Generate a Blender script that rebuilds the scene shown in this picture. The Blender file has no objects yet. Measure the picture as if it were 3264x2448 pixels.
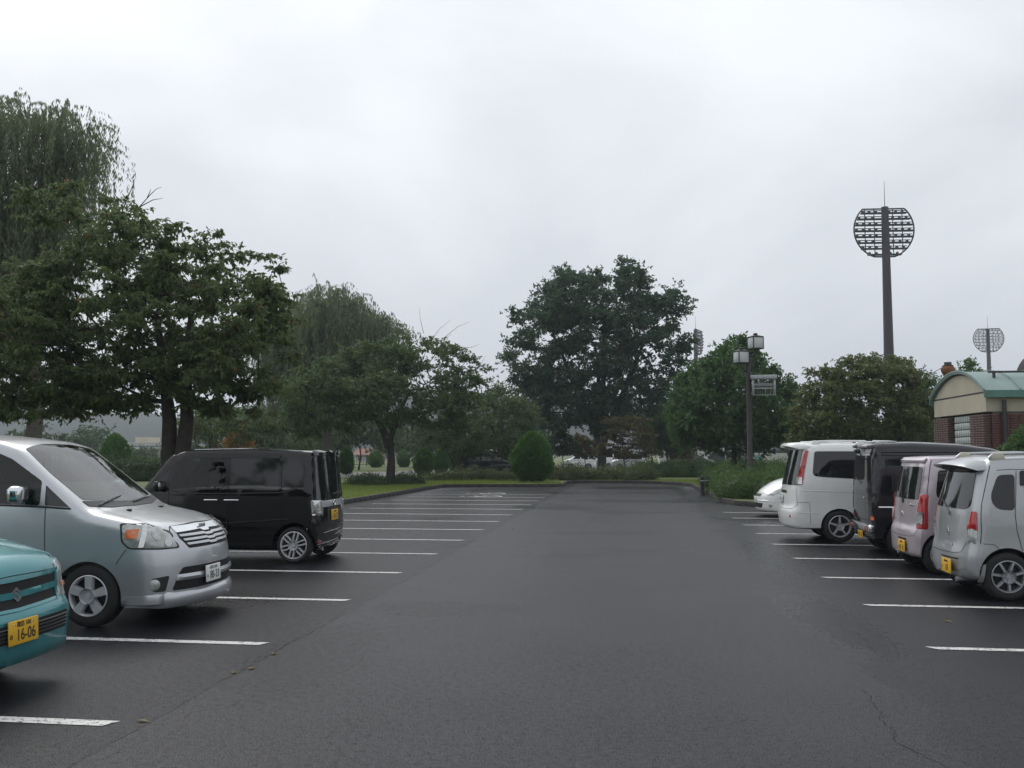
import bpy, bmesh, math, random
import numpy as np
from mathutils import Vector, Matrix
from mathutils.geometry import delaunay_2d_cdt

R = math.radians
sc = bpy.context.scene
col = sc.collection
rng = np.random.default_rng(7)
random.seed(7)

# ---------------------------------------------------------------- camera, sky, sun, exposure
CAM = (0.0, 0.0, 1.68)
cd = bpy.data.cameras.new('camera'); cam = bpy.data.objects.new('camera', cd); col.objects.link(cam)
cd.sensor_width = 36.0; cd.lens = 34.01; cd.clip_start = 0.05; cd.clip_end = 9000
cam.location = CAM; cam.rotation_euler = (R(90 + 4.04), 0, R(7.05))
sc.camera = cam

SUN_AZ, SUN_EL = R(-38), R(48)          # a veiled sun, ahead and to the left (azimuth clockwise from +y)
w = bpy.data.worlds.new('World'); sc.world = w; w.use_nodes = True
nt = w.node_tree; nt.nodes.clear()
def wn(t, **k):
    n = nt.nodes.new(t)
    for a, b in k.items(): setattr(n, a, b)
    return n
out = wn('ShaderNodeOutputWorld'); bg = wn('ShaderNodeBackground'); bg.inputs['Strength'].default_value = 0.10
sky = wn('ShaderNodeTexSky', sky_type='NISHITA', sun_disc=False, sun_elevation=SUN_EL, sun_rotation=SUN_AZ, air_density=1.0, dust_density=3.0, ozone_density=1.0)
tc = wn('ShaderNodeTexCoord')
mp = wn('ShaderNodeMapping'); mp.inputs['Scale'].default_value = (1.0, 1.0, 1.7); mp.inputs['Location'].default_value = (3.1, 1.7, .4)
n1 = wn('ShaderNodeTexNoise'); n1.inputs['Scale'].default_value = 2.1; n1.inputs['Detail'].default_value = 6; n1.inputs['Roughness'].default_value = .5; n1.inputs['Distortion'].default_value = .35
rp = wn('ShaderNodeValToRGB')
e = rp.color_ramp.elements; e[0].position = .36; e[0].color = (.575, .60, .635, 1); e[1].position = .62; e[1].color = (.775, .80, .835, 1)
gain = wn('ShaderNodeVectorMath', operation='SCALE'); gain.inputs['Scale'].default_value = 13.1
mix = wn('ShaderNodeMix', data_type='RGBA'); mix.inputs['Factor'].default_value = .93
lk = nt.links.new
lk(tc.outputs['Generated'], mp.inputs['Vector']); lk(mp.outputs['Vector'], n1.inputs['Vector']); lk(n1.outputs['Fac'], rp.inputs['Fac'])
lk(rp.outputs['Color'], gain.inputs[0]); lk(sky.outputs['Color'], mix.inputs['A']); lk(gain.outputs['Vector'], mix.inputs['B'])
# the cloud is thinner round the veiled sun
nz = wn('ShaderNodeVectorMath', operation='NORMALIZE'); dt = wn('ShaderNodeVectorMath', operation='DOT_PRODUCT')
dt.inputs[1].default_value = (math.sin(SUN_AZ)*math.cos(SUN_EL), math.cos(SUN_AZ)*math.cos(SUN_EL), math.sin(SUN_EL))
mx0 = wn('ShaderNodeMath', operation='MAXIMUM'); mx0.inputs[1].default_value = 0.0; pw0 = wn('ShaderNodeMath', operation='POWER'); pw0.inputs[1].default_value = 2.5
ma0 = wn('ShaderNodeMath', operation='MULTIPLY_ADD'); ma0.inputs[1].default_value = .22; ma0.inputs[2].default_value = .93; gl0 = wn('ShaderNodeVectorMath', operation='SCALE')
lk(tc.outputs['Generated'], nz.inputs[0]); lk(nz.outputs['Vector'], dt.inputs[0]); lk(dt.outputs['Value'], mx0.inputs[0]); lk(mx0.outputs[0], pw0.inputs[0]); lk(pw0.outputs[0], ma0.inputs[0]); lk(ma0.outputs[0], gl0.inputs['Scale'])
lk(mix.outputs['Result'], gl0.inputs[0]); lk(gl0.outputs['Vector'], bg.inputs['Color']); lk(bg.outputs['Background'], out.inputs['Surface'])

sd = bpy.data.lights.new('sun', 'SUN'); sun = bpy.data.objects.new('sun', sd); col.objects.link(sun)
sd.energy = 1.4; sd.angle = R(40); sd.color = (1.0, .97, .93)
sun.rotation_euler = Vector((-math.sin(SUN_AZ)*math.cos(SUN_EL), -math.cos(SUN_AZ)*math.cos(SUN_EL), -math.sin(SUN_EL))).to_track_quat('-Z', 'Y').to_euler()
sun.location = (-20, 20, 40)

vs = sc.view_settings; vs.view_transform = 'Standard'; vs.look = 'None'; vs.exposure = 0.0; vs.gamma = 1.0; vs.use_curve_mapping = False
sc.cycles.use_denoising = True
sc.cycles.max_bounces = 8; sc.cycles.transparent_max_bounces = 12; sc.cycles.caustics_reflective = False; sc.cycles.caustics_refractive = False

# ---------------------------------------------------------------- materials
MATS = {}
def mat(name, base=(.5,.5,.5), rough=.6, metal=0., var=.12, scale=8., bump=0., bscale=60., coat=0., spec=.5, dirt=None, vcol2=None, coords='Object', trans=0.):
    """procedural material: base colour broken up by noise, optional bump, optional dirt colour"""
    if name in MATS: return MATS[name]
    m = bpy.data.materials.new(name); m.use_nodes = True; MATS[name] = m
    t = m.node_tree; b = t.nodes['Principled BSDF']; L = t.links.new
    b.inputs['Roughness'].default_value = rough; b.inputs['Metallic'].default_value = metal
    b.inputs['Coat Weight'].default_value = coat; b.inputs['Coat Roughness'].default_value = .05; b.inputs['Specular IOR Level'].default_value = spec
    tcn = t.nodes.new('ShaderNodeTexCoord'); vec = tcn.outputs[coords]
    if var > 0 or vcol2:
        n = t.nodes.new('ShaderNodeTexNoise'); n.inputs['Scale'].default_value = scale; n.inputs['Detail'].default_value = 5
        L(vec, n.inputs['Vector'])
        r = t.nodes.new('ShaderNodeValToRGB'); r.color_ramp.elements[0].position = .3; r.color_ramp.elements[1].position = .7
        c2 = vcol2 or tuple(min(1, c*(1 + var)) for c in base); c1 = tuple(c*(1 - var) for c in base) if not vcol2 else base
        r.color_ramp.elements[0].color = (*c1, 1); r.color_ramp.elements[1].color = (*c2, 1)
        L(n.outputs['Fac'], r.inputs['Fac']); L(r.outputs['Color'], b.inputs['Base Color'])
        mr = t.nodes.new('ShaderNodeMapRange'); mr.inputs['To Min'].default_value = max(0.02, rough*.85); mr.inputs['To Max'].default_value = min(1, rough*1.15)
        L(n.outputs['Fac'], mr.inputs['Value']); L(mr.outputs['Result'], b.inputs['Roughness'])
    else: b.inputs['Base Color'].default_value = (*base, 1)
    if bump > 0:
        n2 = t.nodes.new('ShaderNodeTexNoise'); n2.inputs['Scale'].default_value = bscale; n2.inputs['Detail'].default_value = 4
        bp = t.nodes.new('ShaderNodeBump'); bp.inputs['Strength'].default_value = bump; bp.inputs['Distance'].default_value = .02
        L(vec, n2.inputs['Vector']); L(n2.outputs['Fac'], bp.inputs['Height']); L(bp.outputs['Normal'], b.inputs['Normal'])
    return m
def paint(name, base, metal=.55, rough=.38, coat=.8, spec=.5):
    m = mat(name, base, rough, metal, var=.05, scale=2.2, coat=coat, spec=spec)
    return m
def leafmat(name, c1, c2, c3=None, trans=.5, rough=.45):
    """foliage: hue differs from leaf to leaf, a little light passes through"""
    if name in MATS: return MATS[name]
    m = bpy.data.materials.new(name); m.use_nodes = True; MATS[name] = m
    t = m.node_tree; b = t.nodes['Principled BSDF']; L = t.links.new
    g = t.nodes.new('ShaderNodeNewGeometry'); r = t.nodes.new('ShaderNodeValToRGB')
    r.color_ramp.elements[0].color = (*c1, 1); r.color_ramp.elements[1].color = (*c2, 1)
    if c3: 
        r.color_ramp.elements[1].position = .99
        el = r.color_ramp.elements.new(.997); el.color = (*c3, 1)
    n = t.nodes.new('ShaderNodeTexNoise'); n.inputs['Scale'].default_value = .55; n.inputs['Detail'].default_value = 2
    tcn = t.nodes.new('ShaderNodeTexCoord'); L(tcn.outputs['Object'], n.inputs['Vector'])
    ml = t.nodes.new('ShaderNodeMix'); ml.data_type = 'FLOAT'; ml.inputs['Factor'].default_value = .4
    L(g.outputs['Random Per Island'], ml.inputs['A']); L(n.outputs['Fac'], ml.inputs['B'])
    L((g.outputs['Random Per Island'] if c3 else ml.outputs['Result']), r.inputs['Fac'])
    L(r.outputs['Color'], b.inputs['Base Color']); b.inputs['Roughness'].default_value = rough; b.inputs['Specular IOR Level'].default_value = .4
    tr = t.nodes.new('ShaderNodeBsdfTranslucent'); L(r.outputs['Color'], tr.inputs['Color'])
    ms = t.nodes.new('ShaderNodeMixShader'); ms.inputs['Fac'].default_value = trans
    o = t.nodes['Material Output']; L(b.outputs['BSDF'], ms.inputs[1]); L(tr.outputs['BSDF'], ms.inputs[2]); L(ms.outputs['Shader'], o.inputs['Surface'])
    return m
def glassmat(name, tint, ior=1.5, rough=.0):
    """a pane one looks through: tinted straight-through light plus mirror reflection by angle"""
    if name in MATS: return MATS[name]
    m = bpy.data.materials.new(name); m.use_nodes = True; MATS[name] = m
    t = m.node_tree; t.nodes.remove(t.nodes['Principled BSDF']); L = t.links.new
    tr = t.nodes.new('ShaderNodeBsdfTransparent'); tr.inputs['Color'].default_value = (*tint, 1)
    gl = t.nodes.new('ShaderNodeBsdfGlossy'); gl.inputs['Roughness'].default_value = rough
    lw = t.nodes.new('ShaderNodeLayerWeight'); lw.inputs['Blend'].default_value = .5; f0 = ((ior-1)/(ior+1))**2
    pw = t.nodes.new('ShaderNodeMath'); pw.operation = 'POWER'; pw.inputs[1].default_value = 4.0; L(lw.outputs['Facing'], pw.inputs[0])
    fr = t.nodes.new('ShaderNodeMath'); fr.operation = 'MULTIPLY_ADD'; fr.inputs[1].default_value = 1-f0; fr.inputs[2].default_value = f0; L(pw.outputs[0], fr.inputs[0])
    ms = t.nodes.new('ShaderNodeMixShader'); o = t.nodes['Material Output']
    L(fr.outputs[0], ms.inputs['Fac']); L(tr.outputs['BSDF'], ms.inputs[1]); L(gl.outputs['BSDF'], ms.inputs[2]); L(ms.outputs['Shader'], o.inputs['Surface'])
    return m

M_RUB = mat('rubber', (.018,.018,.019), .75, var=.2, scale=20, bump=.1)
M_BLK = mat('black_plastic', (.02,.02,.021), .5, var=.15)
M_DARK = mat('dark_void', (.008,.008,.009), .8, var=0)
M_PRIV = mat('privacy_glass', (.010,.012,.013), .04, var=0, spec=.6)
M_CLEAR = glassmat('clear_glass', (.70,.78,.75), 2.1)
M_TINT = glassmat('tinted_glass', (.16,.19,.18), 1.55)
M_CHROME = mat('chrome', (.75,.76,.77), .12, 1., var=.04)
M_ALLOY = mat('alloy', (.60,.61,.63), .35, .4, var=.08)
M_ALLOYD = mat('alloy_dull', (.36,.37,.39), .4, .45, var=.08)
M_LENS = mat('lamp_lens', (.42,.44,.42), .12, .25, var=.3, scale=14, coat=1.)
M_REFL = mat('lamp_reflector', (.6,.61,.6), .2, .8, var=.05)
M_GARN = mat('bright_garnish', (.64,.65,.66), .22, .35, var=.05, coat=.5)
M_RED = mat('red_lens', (.42,.012,.014), .12, var=.15, scale=18, coat=1.)
M_ORANGE = mat('orange_lens', (.75,.17,.02), .15, var=.15, scale=18, coat=1.)
M_PLW = mat('plate_white', (.78,.79,.78), .4, var=.05)
M_PLY = mat('plate_yellow', (.72,.42,.02), .4, var=.06)
M_INKG = mat('plate_green_ink', (.012,.06,.03), .5, var=0)
M_INKB = mat('plate_black_ink', (.012,.012,.012), .5, var=0)
M_SEAM = mat('panel_gap', (.012,.012,.013), .8, var=0)
M_SEAT = mat('seat_fabric', (.12,.12,.115), .9, var=.1)
M_DASH = mat('dash_plastic', (.10,.10,.095), .7, var=.1)
M_BEIGE = mat('beige_plastic', (.55,.52,.43), .5, var=.06)

# ---------------------------------------------------------------- object helpers
def props(o, label=None, cat=None, group=None, kind=None):
    for k, v in (('label', label), ('category', cat), ('group', group), ('kind', kind)):
        if v: o[k] = v
    return o
def empty(name, loc=(0,0,0), rz=0, parent=None):
    o = bpy.data.objects.new(name, None); col.objects.link(o); o.location = loc; o.rotation_euler = (0, 0, rz); o.empty_display_size = .2
    if parent: o.parent = parent
    return o
def obj(name, me, parent=None, loc=None, rot=None):
    o = bpy.data.objects.new(name, me); col.objects.link(o)
    if parent: o.parent = parent
    if loc is not None: o.location = loc
    if rot is not None: o.rotation_euler = rot
    return o
def mesh(name, v, f, m, smooth=True, angle=40):
    me = bpy.data.meshes.new(name); me.from_pydata([tuple(map(float, p)) for p in v], [], [tuple(map(int, q)) for q in f])
    for x in (m if isinstance(m, (list, tuple)) else [m]): me.materials.append(x)
    if smooth:
        me.polygons.foreach_set('use_smooth', [True]*len(me.polygons))
        if angle: me.set_sharp_from_angle(angle=R(angle))
    me.update(); return me
def fastmesh(name, v, faces, m, smooth=False):
    """numpy: v (n,3), faces (m,k)"""
    v = np.asarray(v, np.float32); faces = np.asarray(faces, np.int32); k = faces.shape[1]
    me = bpy.data.meshes.new(name); me.vertices.add(len(v)); me.vertices.foreach_set('co', v.ravel())
    me.loops.add(faces.size); me.loops.foreach_set('vertex_index', faces.ravel())
    me.polygons.add(len(faces)); me.polygons.foreach_set('loop_start', np.arange(len(faces), dtype=np.int32)*k); me.polygons.foreach_set('loop_total', np.full(len(faces), k, np.int32))
    if smooth: me.polygons.foreach_set('use_smooth', np.ones(len(faces), bool))
    for x in (m if isinstance(m, (list, tuple)) else [m]): me.materials.append(x)
    me.update(calc_edges=True); me.validate(); return me
class MB:
    """collects simple solids into one mesh"""
    def __init__(s): s.v = []; s.f = []
    def add(s, v, f):
        o = len(s.v); s.v += [tuple(p) for p in v]; s.f += [tuple(i + o for i in q) for q in f]; return s
    def box(s, c, d, rz=0, M=None):
        x, y, z = d[0]/2, d[1]/2, d[2]/2
        P = [Vector((a*x, b*y, e_*z)) for e_ in (-1, 1) for a, b in ((-1,-1),(1,-1),(1,1),(-1,1))]
        m = (M or Matrix.Rotation(rz, 4, 'Z')); P = [m @ p + Vector(c) for p in P]
        return s.add(P, [(3,2,1,0),(4,5,6,7),(0,1,5,4),(1,2,6,5),(2,3,7,6),(3,0,4,7)])
    def tube(s, pts, rad, n=6, cap=True):
        pts = [Vector(p) for p in pts]; rad = rad if isinstance(rad, (list, tuple)) else [rad]*len(pts)
        o = len(s.v); prev = None
        for i, p in enumerate(pts):
            d = (pts[min(i+1, len(pts)-1)] - pts[max(i-1, 0)]).normalized()
            if prev is None: a = d.orthogonal().normalized()
            else: a = (prev - d*prev.dot(d)).normalized()
            prev = a; b = d.cross(a)
            for k in range(n):
                t = 2*math.pi*k/n; s.v.append(tuple(p + (a*math.cos(t) + b*math.sin(t))*rad[i]))
        for i in range(len(pts)-1):
            for k in range(n):
                k2 = (k+1) % n; s.f.append((o+i*n+k, o+i*n+k2, o+(i+1)*n+k2, o+(i+1)*n+k))
        if cap: s.f.append(tuple(o+k for k in reversed(range(n)))); s.f.append(tuple(o+(len(pts)-1)*n+k for k in range(n)))
        return s
    def lathe(s, prof, n=32, M=None):
        """prof: (r, h) pairs around local Z"""
        o = len(s.v); M = M or Matrix.Identity(4)
        for r, h in prof:
            for k in range(n):
                t = 2*math.pi*k/n; s.v.append(tuple(M @ Vector((r*math.cos(t), r*math.sin(t), h))))
        for i in range(len(prof)-1):
            for k in range(n):
                k2 = (k+1) % n; s.f.append((o+i*n+k, o+i*n+k2, o+(i+1)*n+k2, o+(i+1)*n+k))
        return s
    def prism(s, poly, z0, z1, M=None):
        """poly (x,y) counter-clockwise, extruded z0..z1"""
        n = len(poly); M = M or Matrix.Identity(4)
        P = [M @ Vector((x, y, z0)) for x, y in poly] + [M @ Vector((x, y, z1)) for x, y in poly]
        return s.add(P, [tuple(reversed(range(n))), tuple(range(n, 2*n))] + [(i, (i+1) % n, n+(i+1) % n, n+i) for i in range(n)])
    def build(s, name, m, parent=None, smooth=False, angle=35, loc=None, rot=None):
        return obj(name, mesh(name, s.v, s.f, m, smooth, angle), parent, loc, rot)
def rbox(name, d, r, m, parent=None, loc=(0,0,0), rot=(0,0,0), seg=3, taper=None):
    bm = bmesh.new(); bmesh.ops.create_cube(bm, size=1)
    for v in bm.verts:
        v.co.x *= d[0]; v.co.y *= d[1]; v.co.z *= d[2]
        if taper and v.co.z > 0: v.co.x *= taper[0]; v.co.y *= taper[1]
    bmesh.ops.bevel(bm, geom=bm.edges[:], offset=r, segments=seg, profile=.5, affect='EDGES')
    me = bpy.data.meshes.new(name); bm.to_mesh(me); bm.free(); me.materials.append(m)
    me.polygons.foreach_set('use_smooth', [True]*len(me.polygons)); me.set_sharp_from_angle(angle=R(50))
    return obj(name, me, parent, loc, rot)
def text(name, body, size, m, parent, M, extrude=.0008, sx=1., align='CENTER'):
    c = bpy.data.curves.new(name, 'FONT'); c.body = body; c.size = size; c.align_x = align; c.align_y = 'CENTER'; c.extrude = extrude; c.materials.append(m)
    c.offset = size*.012
    o = bpy.data.objects.new(name, c); col.objects.link(o); bpy.context.view_layer.update()
    me = bpy.data.meshes.new_from_object(o.evaluated_get(bpy.context.evaluated_depsgraph_get())); me.name = name; bpy.data.objects.remove(o); bpy.data.curves.remove(c)
    o = obj(name, me, parent); o.matrix_local = M @ Matrix.Diagonal((sx, 1, 1, 1)); return o
def copy_tree(o, parent=None):
    c = o.copy(); col.objects.link(c); c.parent = parent
    for ch in list(o.children): copy_tree(ch, c)
    return c
# ---------------------------------------------------------------- vehicles
def curve(pts, sig=0.0):
    p = sorted(pts); xs = np.array([a for a, b in p], float); ys = np.array([b for a, b in p], float)
    if sig <= 0: return lambda x: np.interp(x, xs, ys)
    g = np.arange(xs[0] - 4*sig, xs[-1] + 4*sig, sig/6)
    v = np.interp(g, xs, ys)
    # extend linearly so that ends keep their slope
    v = np.where(g < xs[0], ys[0] + (g - xs[0])*(ys[1]-ys[0])/(xs[1]-xs[0]), v)
    v = np.where(g > xs[-1], ys[-1] + (g - xs[-1])*(ys[-1]-ys[-2])/(xs[-1]-xs[-2]), v)
    kx = np.arange(-18, 19)/6.0; kr = np.exp(-kx*kx/2); kr /= kr.sum()
    vp = np.concatenate([np.full(18, v[0]), v, np.full(18, v[-1])])
    s = np.convolve(vp, kr, 'valid')
    return lambda x: np.interp(x, g, s)
def smax(a, b, k):
    h = np.maximum(k - np.abs(a - b), 0)/k
    return np.maximum(a, b) + h*h*k*0.25
class Shape:
    """a car body as a smooth solid; x = 0 at the nose, negative towards the tail, y to the left, z up"""
    def __init__(s, L, W, H, T, F, R, S, plan=None, bot=0.19, bowf=(.2, 2.2), bowr=(.06, 2.4), crown=.045, scr=0.0,
                 kt=.10, kf=.10, kr=.10, kb=.06, tsig=.045, extra=None):
        s.L, s.W, s.H = L, W, H; s.hw = W/2
        s.T = curve(T, tsig); s.F = curve(F, .03); s.R = curve(R, .03); s.S = curve(S, .05)
        s.plan = curve(plan or [(-L, 1), (0.2, 1)], .1); s.bot = bot if callable(bot) else (lambda x, b=bot: b + 0*x)
        s.bowf, s.bowr, s.crown, s.scr = bowf, bowr, crown, scr
        s.kt, s.kf, s.kr, s.kb, s.extra = kt, kf, kr, kb, extra
    def f(s, x, y, z):
        a = np.abs(y)/s.hw
        side = np.abs(y) - s.hw*s.S(z)*s.plan(x)
        xx = x + s.scr*a*a
        top = (z - s.T(xx) + s.crown*a*a)
        top = top/np.sqrt(1 + ((s.T(xx+.01) - s.T(xx-.01))/.02)**2)
        fr = x - s.F(z) + s.bowf[0]*a**s.bowf[1]
        re = s.R(z) + s.bowr[0]*a**s.bowr[1] - x
        bo = s.bot(x) - z
        r = smax(side, top, s.kt); r = smax(r, fr, s.kf); r = smax(r, re, s.kr); r = smax(r, bo, s.kb)
        if s.extra is not None: r = s.extra(x, y, z, r)
        return r
SH = {}
SH['minivan_silver'] = Shape(4.6, 1.70, 1.85,
    T=[(.3,.70),(.05,.80),(-.12,.895),(-.3,.955),(-.6,1.045),(-.95,1.115),(-1.02,1.14),(-1.83,1.745),(-2.05,1.81),(-2.6,1.87),(-3.4,1.885),(-4.2,1.85),(-4.6,1.79)],
    F=[(.1,-.12),(.2,-.08),(.45,-.07),(.6,-.075),(.72,-.095),(.9,-.165),(1.1,-.30)], R=[(.2,-4.55),(.5,-4.6),(.9,-4.58),(1.8,-4.45)],
    S=[(.1,.95),(.3,.985),(.6,1.),(.95,.985),(1.12,.965),(1.7,.85),(1.85,.82)], bot=.2, bowf=(.28,2.4), scr=.05, kf=.16, crown=.03, kt=.085)
SH['kei_teal'] = Shape(3.395, 1.475, 1.65,
    T=[(.3,.74),(.05,.845),(-.06,.90),(-.2,.95),(-.5,1.03),(-.75,1.08),(-.8,1.10),(-1.45,1.53),(-1.65,1.60),(-2.2,1.65),(-3.,1.62),(-3.4,1.58)],
    F=[(.1,-.05),(.22,.02),(.5,.03),(.565,.015),(.6,-.03),(.8,-.06),(1.,-.14)], R=[(.2,-3.36),(.5,-3.395),(.9,-3.38),(1.6,-3.25)],
    S=[(.1,.95),(.3,.985),(.6,1.),(.9,.985),(1.05,.965),(1.5,.87),(1.65,.84)], bot=.2, bowf=(.08,2.8), scr=.08, kf=.07, crown=.025, kt=.06)
SH['kei_black'] = Shape(3.395, 1.475, 1.75,
    T=[(.3,.80),(.05,.90),(-.05,.95),(-.2,1.0),(-.38,1.07),(-.46,1.12),(-.90,1.66),(-1.16,1.735),(-2.2,1.755),(-3.2,1.72),(-3.5,1.70)],
    F=[(.1,-.06),(.25,0),(.5,0),(.7,-.03),(1.,-.1)], R=[(.1,-3.32),(.28,-3.37),(.5,-3.395),(.75,-3.385),(.95,-3.37),(1.7,-3.29)],
    S=[(.1,.96),(.3,.99),(.55,1.),(1.05,.985),(1.65,.90),(1.75,.88)], bot=.2, bowf=(.14,2.4), bowr=(.06,2.6), scr=.08, kf=.12, kr=.045, crown=.035, kt=.08)
SH['kei_silver'] = Shape(3.395, 1.475, 1.66,
    T=[(.3,.70),(.05,.80),(-.06,.86),(-.2,.91),(-.5,.98),(-.75,1.03),(-.8,1.06),(-1.45,1.53),(-1.65,1.60),(-2.2,1.655),(-3.,1.63),(-3.4,1.59)],
    F=[(.1,-.06),(.25,0),(.5,0),(.58,-.03),(.8,-.06),(1.,-.14)], R=[(.1,-3.30),(.22,-3.37),(.34,-3.40),(.5,-3.395),(.62,-3.36),(1.0,-3.315),(1.6,-3.12)],
    S=[(.1,.94),(.25,.985),(.5,1.),(.66,.99),(.9,.985),(1.02,.97),(1.5,.885),(1.65,.85)], bot=.22, bowf=(.12,2.4), bowr=(.13,2.6), scr=.12, kf=.10, kr=.08, crown=.04, kt=.075)
SH['kei_pink'] = Shape(3.395, 1.475, 1.645,
    T=[(.3,.70),(.05,.80),(-.06,.86),(-.2,.91),(-.5,.98),(-.75,1.03),(-.8,1.06),(-1.45,1.53),(-1.65,1.60),(-2.2,1.645),(-3.,1.63),(-3.4,1.60)],
    F=[(.1,-.06),(.25,0),(.5,0),(.58,-.03),(.8,-.06),(1.,-.14)], R=[(.1,-3.33),(.25,-3.385),(.5,-3.395),(.60,-3.385),(.64,-3.345),(1.0,-3.32),(1.6,-3.2)],
    S=[(.1,.96),(.25,.99),(.5,1.),(.66,.99),(.9,.985),(1.02,.975),(1.5,.90),(1.65,.87)], bot=.22, bowf=(.12,2.4), bowr=(.09,2.8), scr=.12, kf=.10, kr=.06, crown=.035, kt=.07)
SH['kei_van_black'] = Shape(3.395, 1.475, 1.87,
    T=[(.3,.85),(.02,.98),(-.1,1.04),(-.3,1.10),(-.95,1.62),(-1.3,1.76),(-1.8,1.83),(-2.6,1.87),(-3.4,1.85)],
    F=[(.1,-.05),(.3,0),(.6,0),(.9,-.04),(1.1,-.12)], R=[(.1,-3.36),(.4,-3.36),(.9,-3.36),(1.8,-3.30)],
    S=[(.1,.97),(.4,1.),(1.,.99),(1.65,.925),(1.85,.89)], bot=.25, bowf=(.12,2.4), bowr=(.04,3.), scr=.10, kf=.10, kr=.06, crown=.05, kt=.10)
SH['minivan_white'] = Shape(4.4, 1.695, 1.90,
    T=[(.3,.75),(.05,.86),(-.1,.94),(-.5,1.06),(-.7,1.12),(-1.55,1.72),(-1.8,1.80),(-2.4,1.86),(-3.4,1.87),(-4.2,1.84),(-4.5,1.82)],
    F=[(.1,-.08),(.25,0),(.5,0),(.7,-.05),(1.,-.2)], R=[(.1,-4.26),(.25,-4.36),(.45,-4.40),(.58,-4.40),(.66,-4.34),(1.05,-4.31),(1.8,-4.12)],
    S=[(.1,.95),(.25,.99),(.45,1.),(.66,.99),(1.05,.985),(1.2,.97),(1.75,.88),(1.9,.85)], bot=.25, bowf=(.2,2.4), bowr=(.16,2.4), scr=.15, kf=.14, kr=.10, crown=.05, kt=.08)
SH['minivan_estima'] = Shape(4.75, 1.79, 1.77,
    T=[(.3,.60),(.05,.70),(-.1,.78),(-.4,.90),(-.8,1.02),(-1.,1.10),(-2.05,1.66),(-2.3,1.72),(-3.,1.77),(-4.,1.74),(-4.75,1.66)],
    F=[(.1,-.08),(.2,-.01),(.4,0),(.55,-.02),(.7,-.12),(.95,-.4)], R=[(.2,-4.7),(.5,-4.75),(.9,-4.72),(1.7,-4.4)],
    S=[(.1,.94),(.3,.985),(.55,1.),(.9,.985),(1.05,.96),(1.6,.83),(1.77,.79)], bot=.14, bowf=(.34,2.2), scr=.2, kf=.2, crown=.05)
# pose: world x of the nose, world y of the centre line, heading (+1 nose towards +x, -1 towards -x), turn in degrees
POSE = {'minivan_silver': (-4.2, 9.65, 1, 0), 'kei_teal': (-4.25, 6.36, 1, 0), 'kei_black': (-4.70-3.395, 14.98, -1, 0),
        'kei_silver': (3.70+3.395, 12.38, 1, 0), 'kei_pink': (3.83+3.395, 14.76, 1, 0), 'kei_van_black': (3.82+3.395, 17.19, 1, 0),
        'minivan_white': (2.86+4.4, 19.58, 1, 0), 'minivan_estima': (3.25, 26.5, -1, 0)}

def rounded(pts, r, n=4):
    if r <= 0: return [tuple(p) for p in pts]
    out_ = []; N = len(pts)
    for i in range(N):
        p = np.array(pts[i], float); a = np.array(pts[i-1], float) - p; b = np.array(pts[(i+1) % N], float) - p
        la, lb = np.linalg.norm(a), np.linalg.norm(b); t = min(r, .45*la, .45*lb)
        A, B = p + a/la*t, p + b/lb*t
        for k in range(n+1):
            s_ = k/n; out_.append(tuple((1-s_)**2*A + 2*s_*(1-s_)*p + s_*s_*B))
    return out_
def inside(poly, q):
    x, y = q[:, 0], q[:, 1]; c = np.zeros(len(q), bool); n = len(poly)
    for i in range(n):
        (x1, y1), (x2, y2) = poly[i], poly[(i+1) % n]
        k = ((y1 > y) != (y2 > y)) & (x < (x2-x1)*(y-y1)/((y2-y1) if y2 != y1 else 1e-9) + x1); c ^= k
    return c
def edge_dist(poly, q):
    P = np.array(poly); A = P; B = np.roll(P, -1, 0); d = np.full(len(q), 9.)
    for a, b in zip(A, B):
        ab = b - a; t = np.clip(((q - a) @ ab)/max(1e-9, ab @ ab), 0, 1); d = np.minimum(d, np.linalg.norm(q - a - t[:, None]*ab, axis=1))
    return d
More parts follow.
